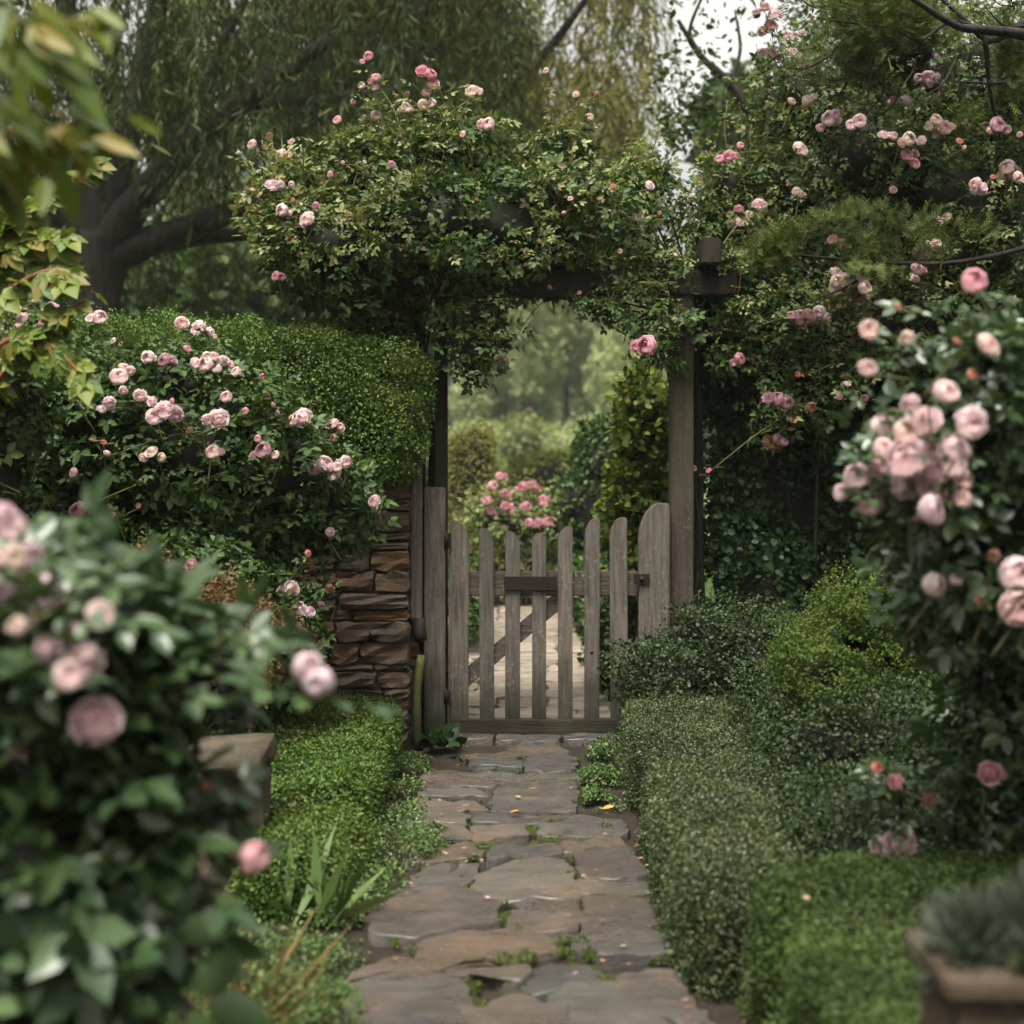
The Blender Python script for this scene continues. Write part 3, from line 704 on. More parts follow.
# stone pier and planter
pier = thing('stone_pier', 'low mossy stone pier with a worn cap beside the left box hedge', 'pier', (-.87, 4.5, 0))
bm = bmesh.new(); rock(-.875, 4.5, .205, .2, .24, .41); me = bpy.data.meshes.new('pier_block'); bmesh.ops.recalc_face_normals(bm, faces=bm.faces); bm.to_mesh(me); bm.free(); link('pier_block', me, 'pier', pier)
bm = bmesh.new(); rock(-.885, 4.47, .45, .25, .3, .07); me = bpy.data.meshes.new('cap'); bmesh.ops.recalc_face_normals(bm, faces=bm.faces); [setattr(f, 'smooth', True) for f in bm.faces]; bm.to_mesh(me); bm.free(); link('cap', me, 'pier', pier)
bed = MB(); bed.box((-1.9, 4.55, .15), (1.8, .2, .3)); tag(bed.build('bed_wall', 'pier', None, .01), 'low stone retaining wall behind the left foreground roses', 'wall')

plt = thing('wooden_planter', 'worn wooden planter box holding silver foliage at the right edge', 'planter', (.95, 2.1, 0))
pd = 2.18
for k, (cx, cyy, sx, sy) in enumerate(((.965, pd, .67, .03), (.965, pd - .16, .67, .03))):
    mb = MB(); mb.box((cx, cyy, .33), (sx, sy, .62)); mb.build('side_board', 'planter', plt, .004)
for cx in (.645, 1.285):
    mb = MB(); mb.box((cx, pd - .08, .33), (.03, .128, .62)); mb.build('side_board', 'planter', plt, .004)
mb = MB(); mb.box((.97, pd + .003, .654), (.72, .06, .026)); mb.box((.97, pd - .163, .654), (.72, .06, .026)); mb.box((.64, pd - .08, .6545), (.06, .103, .026)); mb.box((1.3, pd - .08, .6545), (.06, .103, .026)); mb.build('rim', 'planter', plt, .004)
mb = MB(); mb.box((.965, pd - .08, .55), (.60, .12, .12)); mb.build('soil', 'soil', plt)

# ================================================================== HEDGES AND SHRUBS
def hedge(name, label, cat, loc, vols, n, size, mat, tpl=None, seed=1, lump=.05, lf=5, depth=.14, kcore=.84, out=.5, up=.45, rnd=1.0, gap=None, group=None, extra=None, back=.5, sprigs=0):
    root = thing(name, label, cat, loc, group); L = Leaves(); mb = MB()
    mats = [mat] if isinstance(mat, str) else mat
    p, nn = leafage(L, tpl or T_TINY, vols, n, size, 0, out=out, up=up, rnd=rnd, hang=.1, depth=depth, lump=lump, lf=lf, seed=seed, gap=gap, back=back)
    if sprigs:      # shoots that have outgrown the last clipping
        up_ = np.nonzero(nn[:, 2] > .35)[0]; k = RNG.choice(up_, sprigs)
        for s in range(5):
            q = p[k] + (nn[k] * .5 + (0, 0, .5)) * (s * size * .55) + RNG.normal(size=(sprigs, 3)) * size * .25
            L.put(tpl or T_TINY, q, RNG.normal(size=(sprigs, 3)) + (0, 0, .6), RNG.normal(size=(sprigs, 3)) + (0, -.3, .6), size * .9, len(mats) - 1)
    if extra: extra(L)
    core(mb, vols, kcore, seed, lump, lf); L.build('foliage', mats, root); mb.build('branches', 'twig', root)  # second mesh is only the dark core, painted as inner shade
    return root

hedge('clipped_hedge', 'long bright green clipped hedge growing over the top of the stone wall', 'hedge', (-1.9, 6.8, 1.3),
      [(-1.92, 6.82, 1.67, 1.58, .46, .34, 3.6), (-.62, 6.72, 1.5, .25, .36, .24, 2.4)], 210000, .0145, 'box_left', seed=3, lump=.13, lf=5, depth=.4, kcore=.58, gap=(9, -.85), sprigs=2600)
hedge('box_hedge', 'low bright box hedge between the stone pier and the path on the left', 'hedge', (-.85, 5.5, 0),
      [(-.86, 5.6, .14, .37, 1.0, .17, 4.5), (-.66, 4.5, .1, .2, .35, .15, 2.5)], 120000, .0125, 'box_left', seed=5, lump=.10, lf=5, depth=.3, kcore=.7, sprigs=900)
hedge('box_hedge', 'low pale green box hedge along the right edge of the stone path', 'hedge', (.85, 5.2, 0),
      [(.735, 5.3, .145, .275, 1.36, .195, 5), (.60, 4.12, .15, .175, .55, .205, 4.5)], 270000, .0087, 'box_pale', seed=8, lump=.11, lf=5, depth=.3, kcore=.68, sprigs=1500)
hedge('box_hedge', 'square trimmed grass green hedge in front of the right rose bush', 'hedge', (1.1, 2.95, 0),
      [(1.12, 3.02, .17, .54, .62, .215, 9)], 170000, .0095, 'front_green', seed=9, lump=.1, lf=6, depth=.3, kcore=.66, sprigs=1300)
hedge('dark_shrub', 'dark green loose shrub behind the pale box hedge on the right', 'shrub', (1.5, 5.0, 0),
      [(1.45, 4.75, .3, .45, .6, .34, 2.5), (1.25, 5.5, .25, .4, .6, .3, 2.5), (1.9, 4.9, .45, .5, .6, .5, 2.3), (1.02, 4.25, .2, .27, .42, .26, 2.4), (1.1, 5.0, .22, .3, .5, .3, 2.4), (1.5, 4.2, .3, .35, .4, .36, 2.4), (1.2, 4.82, .44, .36, .28, .2, 2.2)], 230000, .013, 'box_dark', seed=10, lump=.16, lf=5, depth=.35, kcore=.7)
hedge('golden_shrub', 'rounded golden green shrub with rusty tips before the dark ivy', 'shrub', (1.15, 5.0, 0),
      [E(850, 680, 4.98, 84, 66, .32), E(858, 630, 4.98, 46, 48, .22), E(812, 672, 4.95, 44, 40, .24), E(895, 650, 4.98, 45, 50, .25)], 95000, .0095, ['gold', 'gold_tip'], seed=12, lump=.24, lf=9, depth=.5, kcore=.4, sprigs=500)
hedge('ground_ivy', 'spreading leafy ground ivy at the foot of the right gate post', 'groundcover', (.9, 6.4, 0),
      [E(690, 672, 6.5, 75, 34, .35), E(760, 650, 6.5, 85, 50, .35), E(665, 700, 6.4, 45, 34, .25), E(725, 645, 6.7, 70, 45, .25)], 42000, .015, 'box_dark', T_BROAD, seed=13, lump=.28, lf=7, depth=.45, kcore=.55, out=.6)
hedge('russet_shrub', 'low russet brown shrub below the left roses', 'shrub', (-1.55, 5.3, 0),
      [E(140, 620, 5.3, 95, 62, .35), E(225, 640, 5.3, 70, 55, .3), E(60, 620, 5.3, 60, 50, .3)], 30000, .017, 'russet', seed=14, lump=.25, lf=7, depth=.5, kcore=.5, gap=(10, -.7), sprigs=900)
hedge('ivy_wall', 'tall dark ivy thicket climbing behind the right arbour post', 'ivy', (1.5, 7.3, 0),
      [E(770, 440, 7.35, 85, 190, .3), E(850, 480, 7.4, 110, 200, .35), E(760, 610, 7.2, 75, 90, .3), E(990, 450, 7.5, 110, 230, .35), E(735, 330, 7.3, 50, 60, .25)], 74000, .03, 'ivy', T_BROAD, seed=15, lump=.2, lf=4.5, depth=.4, kcore=.68, out=.7, up=.35, gap=(6, -.7))

# ================================================================== ROSES
LB = zoomed(0, 280, 2.56, [(132,82,30),(255,97,28),(465,110,26),(508,122,28),(380,197,20),(420,205,24,'mauve'),(448,170,18),(480,175,14,'pink'),(528,215,32),(570,207,24),(545,195,20),
 (305,248,34),(318,225,20),(315,282,18),(358,295,24),(390,310,20),(420,335,34),(280,315,26),(440,310,14,'pink'),(560,355,32),(580,300,18,'peach'),(683,297,16,'pink'),(628,335,16,'pink'),(605,235,16),
 (775,352,30),(850,368,24,'peach'),(388,440,26,'cream'),(546,440,22,'peach'),(675,437,28,'mauve'),(705,447,14,'peach'),(830,473,32),(885,465,22),(845,480,22),(790,345,18),(958,565,20),(962,590,18),(845,645,16),
 (188,493,18,'peach'),(620,185,8,'pink'),(548,145,9,'cream'),(672,247,10,'pink'),(265,415,12,'coral'),(275,445,12,'peach'),(660,405,12,'pink'),(125,150,18),(485,385,12,'brown'),(213,310,10,'peach'),(235,410,7,'coral'),(700,320,10,'mauve'),(710,340,12,'mauve'),(290,155,12),(310,165,10,'peach'),(855,405,12,'brown'),(140,190,14)])
rose('shrub_rose', 'bushy shrub rose with many blush blooms before the hedge and wall', 'rose bush', (-1.2, 6.0, 0),
     [E(190, 450, 5.95, 130, 85, .45), E(270, 475, 5.95, 95, 65, .4), E(100, 415, 5.95, 75, 60, .4), E(190, 385, 6.0, 65, 35, .35), E(330, 500, 6.0, 45, 45, .25), E(200, 560, 5.9, 105, 75, .35), E(30, 420, 5.9, 70, 100, .4)],
     LB, 9500, .078, ['rose'], seed=21, out=.13, miss=6.0, canes=36, kcore=.66, gap=(6, -.9))
LB2 = zoomed(0, 280, 2.56, [(200,590,28,'mauve'),(180,643,22,'dusty'),(30,570,34,'mauve'),(385,703,22,'coral'),(788,700,14,'coral'),(745,790,26),(765,845,34,'lilac'),(760,890,22,'lilac'),(820,835,16,'mauve'),(490,730,26,'dusty'),(590,850,36,'lilac'),(590,890,36,'dusty'),(490,830,26,'dusty'),
  (100,550,8,'coral'),(290,600,10,'coral'),(355,578,10,'dusty'),(845,790,14,'brown'),(745,800,14,'brown'),(360,515,7,'coral'),(258,537,8,'pink')])
rose('shrub_rose', 'low dark shrub rose with faded mauve blooms in the left bed', 'rose bush', (-1.2, 5.5, 0),
     [E(275, 630, 5.7, 45, 50, .25), E(190, 600, 5.6, 90, 70, .3), E(60, 560, 5.6, 90, 70, .35), E(230, 690, 5.5, 60, 50, .3)], LB2, 3600, .07, ['rose'], seed=22, miss=5.5, canes=20, kcore=.62)
LB3 = [(5, 305, 10, 'blush'), (22, 318, 9, 'blush'), (16, 308, 7, 'pink'), (8, 345, 9, 'peach'), (3, 362, 8, 'peach'), (18, 328, 7, 'pink'), (48, 342, 8, 'blush'), (55, 354, 7, 'peach'), (42, 325, 6, 'pink')]
rose('shrub_rose', 'tall blush shrub rose cut off by the left frame edge', 'rose bush', (-2.2, 5.2, 0), [E(-10, 380, 5.1, 75, 85, .4), E(-40, 480, 5.1, 80, 130, .4)], LB3, 2600, .075, ['rose', 'rose_light'], seed=23, miss=5.0, canes=14, light_top=(1.5, 350))

AB = zoomed(230, 30, 3.413, [(472,88,26,'pink'),(655,140,36,'deep'),(695,185,32,'pink'),(825,207,34,'cream'),(850,210,20,'peach'),(883,322,32,'peach'),(498,165,22,'pink'),(495,195,18,'blush'),(450,190,14),(420,245,12,'pink'),(367,308,20,'pink'),(497,292,22,'cream'),(600,265,22),(660,255,26,'cream'),(690,250,20),
 (75,390,24,'cream'),(135,360,14,'brown'),(120,400,14,'brown'),(175,428,34,'cream'),(200,425,20,'cream'),(145,530,36,'lilac'),(205,385,12,'pink'),(320,382,12,'pink'),(343,492,16,'pink'),(385,452,10),(550,458,20,'pink'),(262,645,36,'peach'),(293,598,20,'deep'),(180,615,26),(158,838,24,'pink'),(795,355,18),(210,525,14),(770,495,10,'cream'),(30,420,8),
 (605,220,14,'brown'),(570,225,10,'brown'),(98,568,9,'deep'),(215,580,8,'coral'),(100,670,8,'coral'),(460,450,8)])
AV = [E(330, 255, 6.85, 75, 62, .45), E(420, 225, 6.95, 100, 70, .5), E(505, 225, 6.95, 85, 65, .45), E(385, 175, 7, 65, 45, .35), E(455, 160, 7.0, 75, 50, .35), E(298, 220, 6.85, 45, 42, .3), E(560, 240, 6.95, 60, 45, .3)]
AV2 = AV + [E(385, 318, 7.0, 55, 20, .25), E(475, 318, 6.85, 42, 28, .2), E(472, 352, 6.78, 22, 30, .12)]
rose('climbing_rose', 'big climbing rose mounded over the left half of the arbour', 'climbing rose', (-.45, 6.98, 0), AV2, AB, 8200, .075, ['rose', 'rose_light'], seed=31, miss=6.95, canes=95, kcore=.62, depth=.5, gap=(6, -.75), light_top=(2.28, 8500), lump=.2)
AB2 = zoomed(500, 30, 3.413, [(157,138,18,'cream'),(305,300,24,'cream'),(510,530,22),(780,430,32,'pink'),(820,395,18,'pink'),(815,610,24,'pink'),(850,630,22),(885,595,30),(815,655,24),(885,630,16),(475,640,18,'cream'),(410,755,12,'cream'),(385,535,12,'coral'),(200,560,12,'coral'),(218,625,10,'coral'),(155,668,12,'deep'),(240,575,14),(168,880,12,'deep'),(272,897,10,'coral'),(600,770,10),(260,220,18,'peach'),(435,375,12,'brown'),(545,625,10,'coral'),(670,650,8,'cream'),(330,220,10,'coral'),(790,750,10)]) + [(648, 346, 14, 'pink'), (500, 362, 7, 'peach'), (694, 468, 4, 'pink')]
rose('climbing_rose', 'airy climbing rose trailing along the right half of the lintel', 'climbing rose', (.9, 7.05, 0),
     [E(600, 215, 7, 70, 55, .3), E(665, 245, 7.25, 60, 32, .25), E(715, 255, 7.3, 50, 26, .25), E(560, 278, 7.0, 55, 18, .15), E(640, 305, 6.85, 30, 22, .14), E(660, 345, 6.85, 28, 40, .12), E(610, 300, 6.85, 40, 10, .12), E(678, 322, 6.85, 26, 20, .1), E(735, 310, 6.9, 25, 25, .1), E(560, 160, 7.1, 45, 40, .25), E(700, 222, 7.3, 55, 32, .22), E(640, 190, 7.2, 50, 35, .22), E(718, 266, 6.98, 34, 13, .17), E(665, 266, 6.95, 40, 11, .14)], AB2, 3400, .072, ['rose', 'rose_light'], seed=32, miss=6.95, canes=45, kcore=0, depth=.8, gap=(6, -.6), light_top=(2.2, 2000), cane_leaf=9)

RB = zoomed(700, 0, 3.16, [(205,20,30,'dusty'),(235,45,28),(222,80,32,'dusty'),(270,110,24),(225,165,34,'mauve'),(295,165,26),(318,215,20,'dusty'),(355,220,18,'dusty'),(325,105,22),(690,90,30,'dusty'),(720,95,20),(720,245,36),(745,250,26,'lilac'),(655,318,20,'peach'),(615,315,20,'dusty'),(505,383,30),(410,375,34),(430,360,22),
 (318,470,34,'peach'),(580,425,30,'peach'),(610,430,18),(745,378,30,'cream'),(770,402,34,'peach'),(940,395,34,'mauve'),(660,440,30,'cream'),(700,445,20),(655,490,34,'pink'),(680,485,20,'pink'),(820,445,16,'coral'),(835,465,12),(990,545,40,'dusty'),(970,530,30,'blush'),(1005,560,26,'peach'),(870,580,34),(890,590,24,'lilac'),(305,605,22,'cream'),
 (780,685,22,'lilac'),(610,600,16,'cream'),(420,755,30,'dusty'),(745,770,28),(695,800,30,'mauve'),(685,850,30,'dusty'),(430,860,32),(460,890,36,'cream'),(510,870,34),(480,920,30,'brown'),(520,910,30,'cream'),(680,880,24),(925,560,12,'coral'),(1010,425,16),(830,210,12),(750,180,18,'mauve'),(675,195,16,'dusty'),(290,320,24,'cream'),(340,320,26,'cream'),(360,305,16)])
RB2 = zoomed(700, 300, 3.16, [(315,50,32,'mauve'),(345,45,28,'dusty'),(375,40,28,'lilac'),(125,185,24,'pink'),(245,315,34,'mauve'),(350,340,24,'brown'),(220,450,34,'brown'),(245,440,24,'dusty'),(28,538,14,'deep'),(310,235,12,'coral'),(465,265,14),(440,305,18,'pink'),(520,310,16,'mauve'),(290,380,14,'brown'),(440,20,10)])
rose('rambling_rose', 'huge rambling rose with faded pink clusters on the right side', 'rambling rose', (1.9, 7.3, 0),
     [E(870, 170, 7.25, 120, 95, .45), E(960, 230, 7.2, 110, 120, .5), E(810, 110, 7.4, 80, 70, .4), E(790, 200, 7.3, 60, 55, .3), E(900, 320, 7.1, 110, 70, .4), E(830, 330, 7.1, 50, 60, .25), E(990, 90, 7.4, 100, 100, .5), E(760, 245, 7.2, 45, 40, .25), E(890, 60, 7.5, 90, 60, .4), E(735, 190, 7.4, 45, 55, .25)],
     RB, 9500, .072, ['rose', 'rose_light'], seed=33, out=.24, miss=7.0, bloom_scale=.95, canes=80, kcore=.5, depth=.55, gap=(6, -.6), light_top=(1.7, 6500), lump=.22)

rose('climbing_rose', 'mauve flowered climbing rose on the dark ivy right of the arbour post', 'climbing rose', (1.5, 7.0, 0),
     [E(800, 330, 6.98, 60, 40, .18), E(790, 400, 6.98, 55, 50, .14), E(830, 380, 6.95, 50, 60, .15), E(735, 350, 6.98, 30, 30, .12)], RB2, 1500, .07, ['rose', 'rose_light'], seed=37, miss=6.85, canes=26, kcore=0, depth=.9, gap=(6, -.3), out=.08, light_top=(1.6, 400))

FB = zoomed(700, 300, 3.16, [(530,215,36,'peach'),(535,95,34,'peach'),(655,120,36,'cream'),(625,20,18,'coral'),(910,140,50,'peach'),(775,290,48,'peach'),(665,330,46),(578,400,50),(710,385,68),(855,390,72),(805,465,70),(650,420,50,'peach'),(580,470,50),(570,520,52),(650,500,70),(720,470,60),(740,530,64),(645,580,64),(740,590,68),(820,570,54,'peach'),(800,520,56),(730,660,54),(830,630,38,'peach'),
 (495,560,54),(450,610,42),(538,645,54,'peach'),(1000,870,64),(1000,975,64,'peach'),(930,810,30,'brown'),(740,900,56,'cream'),(808,885,26),(860,235,20,'coral'),(810,128,16,'coral'),(880,950,20,'brown'),(690,690,20,'brown')]) + [(974, 282, 14, 'pink')]
FV = [E(960, 430, 3.35, 95, 95, .25), E(1010, 520, 3.4, 110, 130, .3), E(965, 560, 3.5, 85, 80, .25), E(1000, 370, 3.3, 80, 40, .2), E(1035, 690, 3.8, 80, 100, .3), E(1040, 760, 3.8, 100, 110, .25)]
fr = rose('rose_bush', 'near right rose bush bearing a heavy cluster of blush roses', 'rose bush', (1.3, 3.9, 0), FV, FB, 5600, .085, ['rose_near'], seed=34, depth=.6, bloom_scale=1.06, miss=3.2, canes=34, kcore=.36, gap=(7, -.9), kind=['cup', 'cup', 'cup', 'pom', 'open'], out=.22)
SB = [(990, 773, 15, 'pink'), (900, 843, 20, 'blush'), (895, 782, 10, 'pink'), (930, 800, 9, 'brown'), (876, 768, 7, 'coral')]
rose('rose_bush', 'sparse young rose sprig with three pink blooms behind the front hedge', 'rose bush', (1.12, 3.75, 0), [E(900, 800, 3.62, 30, 26, .06), E(960, 800, 3.65, 40, 22, .06), E(940, 850, 3.7, 50, 26, .08)], SB, 110, .07, ['rose_near'], seed=35, miss=3.55, canes=8, kcore=0, depth=.9, gap=None)

NB = zoomed(0, 500, 3.413, [(40,90,84),(15,50,70,'lilac'),(100,190,84,'lilac'),(50,190,80,'cream'),(85,270,64,'cream'),(5,310,54,'lilac'),(160,320,88,'lilac'),(110,390,66,'lilac'),(60,430,60,'cream'),(340,395,92),(260,450,80),(165,510,84),(285,560,100),(235,600,84),(330,750,124),(605,665,40),(705,690,20,'peach'),(700,975,26,'coral'),(-20,200,80)]) + [(253, 858, 26, 'pink'), (318, 682, 34, 'lilac'), (308, 668, 28, 'blush'), (140, 958, 10, 'coral'), (178, 695, 10, 'blush')]
NV = [E(80, 715, 2.30, 85, 95, .2), E(45, 860, 2.25, 115, 150, .25), E(40, 650, 2.30, 90, 90, .2), E(168, 655, 2.45, 50, 40, .15), E(110, 850, 2.35, 62, 110, .2), E(0, 980, 2.25, 140, 160, .25), E(-60, 780, 2.20, 120, 220, .25)]
rose('rose_bush', 'near left rose bush with grey green leaves and pale pink blooms', 'rose bush', (-.85, 2.3, 0), NV, NB, 1900, .14, ['rose_near'], seed=36, bloom_scale=.84, miss=2.28, canes=64, kcore=.4, gap=(9, -.2), kind=['cup', 'cup', 'pom', 'open', 'bud'], depth=.5, cane_leaf=8, out=.16)

# ================================================================== TREES
def strands(L, starts, lens, tpl, size, mi=0, step=.05, spread=.05):
    """hanging willow shoots set with narrow leaves"""
    PS, DS = [], []
    for s, ln in zip(starts, lens):
        k = max(3, int(ln / step)); t_ = np.linspace(0, 1, k)[:, None]; dr = RNG.normal(size=2) * .22
        p = s + np.concatenate([dr[0] * ln * np.sqrt(t_) + .03 * np.sin(t_ * 7 + s[0] * 9), dr[1] * ln * np.sqrt(t_), -ln * t_ ** 1.25], 1)
        PS.append(p); DS.append(RNG.normal(size=(k, 3)) * .45 + (dr[0], dr[1], -1))
    p = np.concatenate(PS); d = np.concatenate(DS)
    L.put(tpl, p + RNG.normal(size=p.shape) * spread * .3, d, RNG.normal(size=p.shape) + (0, -.8, .4), size * np.exp(RNG.normal(size=len(p)) * .25), mi)

def limb(mb, pix, d, r0, r1, dd=0, seg=9):
    pts = curve([P(x, y, d + dd * i / max(1, len(pix) - 1)) for i, (x, y) in enumerate(pix)], 6)
    mb.tube(pts, [r0 + (r1 - r0) * i / (len(pts) - 1) for i in range(len(pts))], seg, 0, .12); return pts

w1 = thing('willow_tree', 'large dark willow with a spreading trunk beyond the left hedge', 'tree', (-4.1, 14, 0))
mb = MB(); D = 14
limb(mb, [(85, 592), (95, 400), (95, 300), (104, 235)], D, .33, .24); mb.build('trunk', 'bark', w1)
tips = []; mb = MB()
for pix, r0, r1, dd in (([(100, 260), (135, 205), (185, 150), (240, 105), (330, 40)], .2, .07, -.6), ([(104, 262), (165, 236), (225, 215), (290, 190), (360, 180)], .17, .06, -.4), ([(98, 250), (92, 150), (70, 50), (60, -60)], .2, .08, .3),
                        ([(130, 245), (200, 238), (270, 232), (340, 225)], .11, .04, .3), ([(104, 240), (128, 130), (150, 40), (180, -80)], .17, .07, .5), ([(185, 150), (215, 60), (260, -30)], .09, .03, .4), ([(96, 262), (40, 190), (-40, 140)], .15, .05, -.3), ([(240, 105), (310, 100), (400, 90)], .07, .03, -.3)):
    tips += limb(mb, pix, D, r0, r1, dd, 8)
mb.build('limbs', 'bark', w1)
L = Leaves(); n = 3600
st = np.stack([RNG.uniform(-6.6, .0, n), RNG.uniform(12.3, 17, n), RNG.uniform(3.6, 8.5, n)], 1)
cl = sn(st, 1.1, 77) + .6 * sn(st, 2.3, 78)
pxy = np.stack([CX + st[:, 0] * F / st[:, 1], HY - (st[:, 2] - H) * F / st[:, 1]], 1)
st = st[(cl > -.35) ]
fl_ = np.where(st[:, 1] < 15.2, 3.95 + .35 * sn(st, 1.7, 79), 2.6) * np.where(st[:, 0] < -4.6, .75, 1)   # shoots stop above the big limbs
ln = np.minimum(RNG.uniform(.5, 1.9, len(st)), st[:, 2] - fl_); st = st[ln > .25]; ln = ln[ln > .25]
strands(L, st, ln, T_NARROW, .13, 0, .028, .09); L.build('crown', ['willow'], w1)

w2 = thing('willow_tree', 'golden olive willow hanging behind the middle of the arbour', 'tree', (-1.35, 17, 0)); D = 17
mb = MB(); limb(mb, [(402, 564), (402, 400), (410, 250), (430, 120), (455, 20)], D, .3, .12); mb.build('trunk', 'bark', w2)
mb = MB()
for pix in ([(412, 240), (460, 150), (540, 60), (600, -20)], [(405, 290), (360, 180), (330, 80)], [(430, 120), (480, 20), (520, -80)]): limb(mb, pix, D, .1, .04, -.5, 7)
mb.build('limbs', 'bark', w2)
L = Leaves(); n = 2300
st = np.stack([RNG.uniform(-2.2, 1.55, n), RNG.uniform(15.5, 18.5, n), RNG.uniform(4.4, 8.2, n)], 1)
keep = (sn(st, 1.3, 87) + .6 * sn(st, 2.9, 88) > -.45) & (st[:, 0] < 1.7 - .25 * (st[:, 2] - 4.4) * 0)
strands(L, st[keep], RNG.uniform(.5, 1.6, keep.sum()), T_NARROW, .14, 0, .03, .1); L.build('crown', ['willow_gold'], w2)

def tree(name, label, loc_px, d, base_y, vols, n, size, mat, trunk, limbs_=(), seed=1, r=.15, gap=(1.6, -.3), depth=.8, kcore=0, tpl=None, cat='tree', group=None, bark='bark', lump=.25, lf=1.2):
    c = P(loc_px, HY, d); root = thing(name, label, cat, (c.x, d, 0), group); mb = MB()
    pts = [Vector((c.x, d, 0))] + [P(x, y, d) for x, y in trunk]
    cu = curve(pts, 6); mb.tube(cu, [r * (1 - .6 * i / len(cu)) for i in range(len(cu))], 9, 0, .1); mb.build('trunk', bark, root)
    if limbs_:
        mb = MB()
        for pix, r0, r1, dd in limbs_: limb(mb, pix, d, r0, r1, dd, 7)
        mb.build('limbs', bark, root)
    L = Leaves(); leafage(L, tpl or T_LEAF, vols, n, size, 0, out=.3, up=.5, rnd=1.2, hang=.3, depth=depth, lump=lump, lf=lf, seed=seed, gap=gap, back=.7, cull=.5)
    L.build('crown', [mat], root)
    if kcore: mb = MB(); core(mb, vols, kcore, seed, lump, lf, 10); mb.build('inner_shade_core', 'twig', root)
    return root

tree('garden_tree', 'thin leaved tree with forked grey branches against the pale sky', 800, 11, 0, [E(700, 110, 11, 60, 70, .8), E(760, 40, 11, 90, 60, .9), E(840, 90, 11.2, 110, 90, 1), E(690, 210, 11, 60, 45, .7), E(760, 190, 11, 70, 60, .8), E(640, 190, 11.3, 40, 45, .6), E(930, 60, 11.3, 120, 110, 1.0)],
     15000, .055, 'far_dark', [(800, 330), (780, 200), (762, 130)], [([(764, 135), (730, 85), (700, 55), (678, 20)], .045, .015, -.2), ([(770, 150), (765, 100), (800, 60), (830, 20)], .045, .015, .2), ([(700, 55), (690, 30), (705, -10)], .02, .01, 0), ([(745, 105), (715, 110), (680, 105)], .02, .008, 0), ([(730, 85), (740, 50), (735, 10)], .02, .008, .1)], 41, .11, (2.2, -.25), .95)

far = [(-40, 24, 330, 170, 230), (90, 22, 330, 110, 130), (200, 21, 330, 100, 120), (310, 22, 335, 90, 110), (250, 30, 130, 130, 200), (405, 27, 250, 70, 170), (565, 64, 270, 90, 140), (505, 76, 345, 60, 90), (645, 58, 330, 55, 120), (715, 62, 320, 70, 120), (800, 28, 250, 110, 180), (930, 26, 230, 130, 210), (1060, 25, 250, 130, 220), (600, 92, 320, 90, 120), (445, 82, 320, 80, 130)]
desc = ['broad dark tree filling the far left behind the willow', 'dim rounded tree just right of the willow trunk', 'shadowed green tree under the long willow branches', 'dull green tree beyond the left end of the arbour', 'tall dark tree high behind the willow limbs',
        'tall olive tree behind the hanging golden willow', 'misty tall tree seen above the pink roses through the gateway', 'hazy low round tree in the middle of the gateway view', 'hazy tree just left of the right arbour post', 'pale distant tree below the gap of white sky', 'broad distant tree behind the rambling rose',
        'tall distant tree behind the upper right roses', 'distant tree past the right frame edge', 'most faded wide tree at the end of the garden', 'faded tall tree behind the clipped column in the gateway']
for (px, d, py, rx, rz), ds in zip(far, desc):
    k = random.Random(px); vols = [E(px, py, d, rx * .8, rz * .8, .08 * d)] + [E(px + k.uniform(-.7, .7) * rx, py + k.uniform(-.7, .9) * rz, d + k.uniform(-.04, .04) * d, rx * k.uniform(.25, .5), rz * k.uniform(.2, .42), .05 * d) for _ in range(8)]
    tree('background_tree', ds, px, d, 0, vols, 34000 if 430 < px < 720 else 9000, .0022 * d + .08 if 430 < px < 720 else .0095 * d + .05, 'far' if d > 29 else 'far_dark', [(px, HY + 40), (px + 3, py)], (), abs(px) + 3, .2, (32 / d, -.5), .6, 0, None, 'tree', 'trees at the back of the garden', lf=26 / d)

# garden seen through the gate
hedge('clipped_column', 'pale gold clipped yew column at the left of the gateway view', 'topiary', (-.6, 14, 0), [E(470, 480, 14, 26, 70, .3, 3), E(470, 560, 14, 28, 60, .3, 3)], 16000, .03, 'far_gold', T_LEAF, seed=51, lump=.12, lf=3, depth=.3)
hedge('round_shrub', 'dark rounded shrub in the gateway beside the yellow climber', 'shrub', (.7, 11.5, 0), [E(603, 450, 11.5, 38, 50, .4), E(600, 510, 11.5, 42, 55, .4), E(598, 580, 11.5, 36, 40, .4)], 9000, .05, 'rose', T_LEAF, seed=52, lump=.2, lf=3, depth=.4)
hedge('yellow_climber', 'yellow green climber just behind the right gate post', 'climber', (.9, 8.2, 0), [E(648, 430, 8.0, 36, 60, .25), E(640, 500, 8.0, 46, 55, .25), E(655, 560, 8.0, 40, 60, .25)], 7500, .045, ['climber', 'maple'], T_BROAD, seed=53, lump=.25, lf=5, depth=.6, kcore=.5, gap=(6, -.6), sprigs=150)
hedge('border_plants', 'leafy green border along the right of the path beyond the gate', 'border', (.9, 9.5, 0), [E(625, 600, 9, 42, 50, .7), E(615, 640, 8.2, 30, 60, .4), E(600, 580, 11, 40, 35, .8)], 16000, .038, ['cover'], T_BROAD, seed=54, lump=.25, lf=4, depth=.5, kcore=.55)
hedge('border_plants', 'low soft border along the left of the path beyond the gate', 'border', (-.8, 11, 0), [E(455, 600, 10, 30, 40, .8), E(470, 570, 13, 40, 30, .8), E(440, 660, 8.3, 20, 50, .4)], 8000, .055, ['cover'], T_LEAF, seed=55, lump=.25, lf=4, depth=.5, kcore=.55)
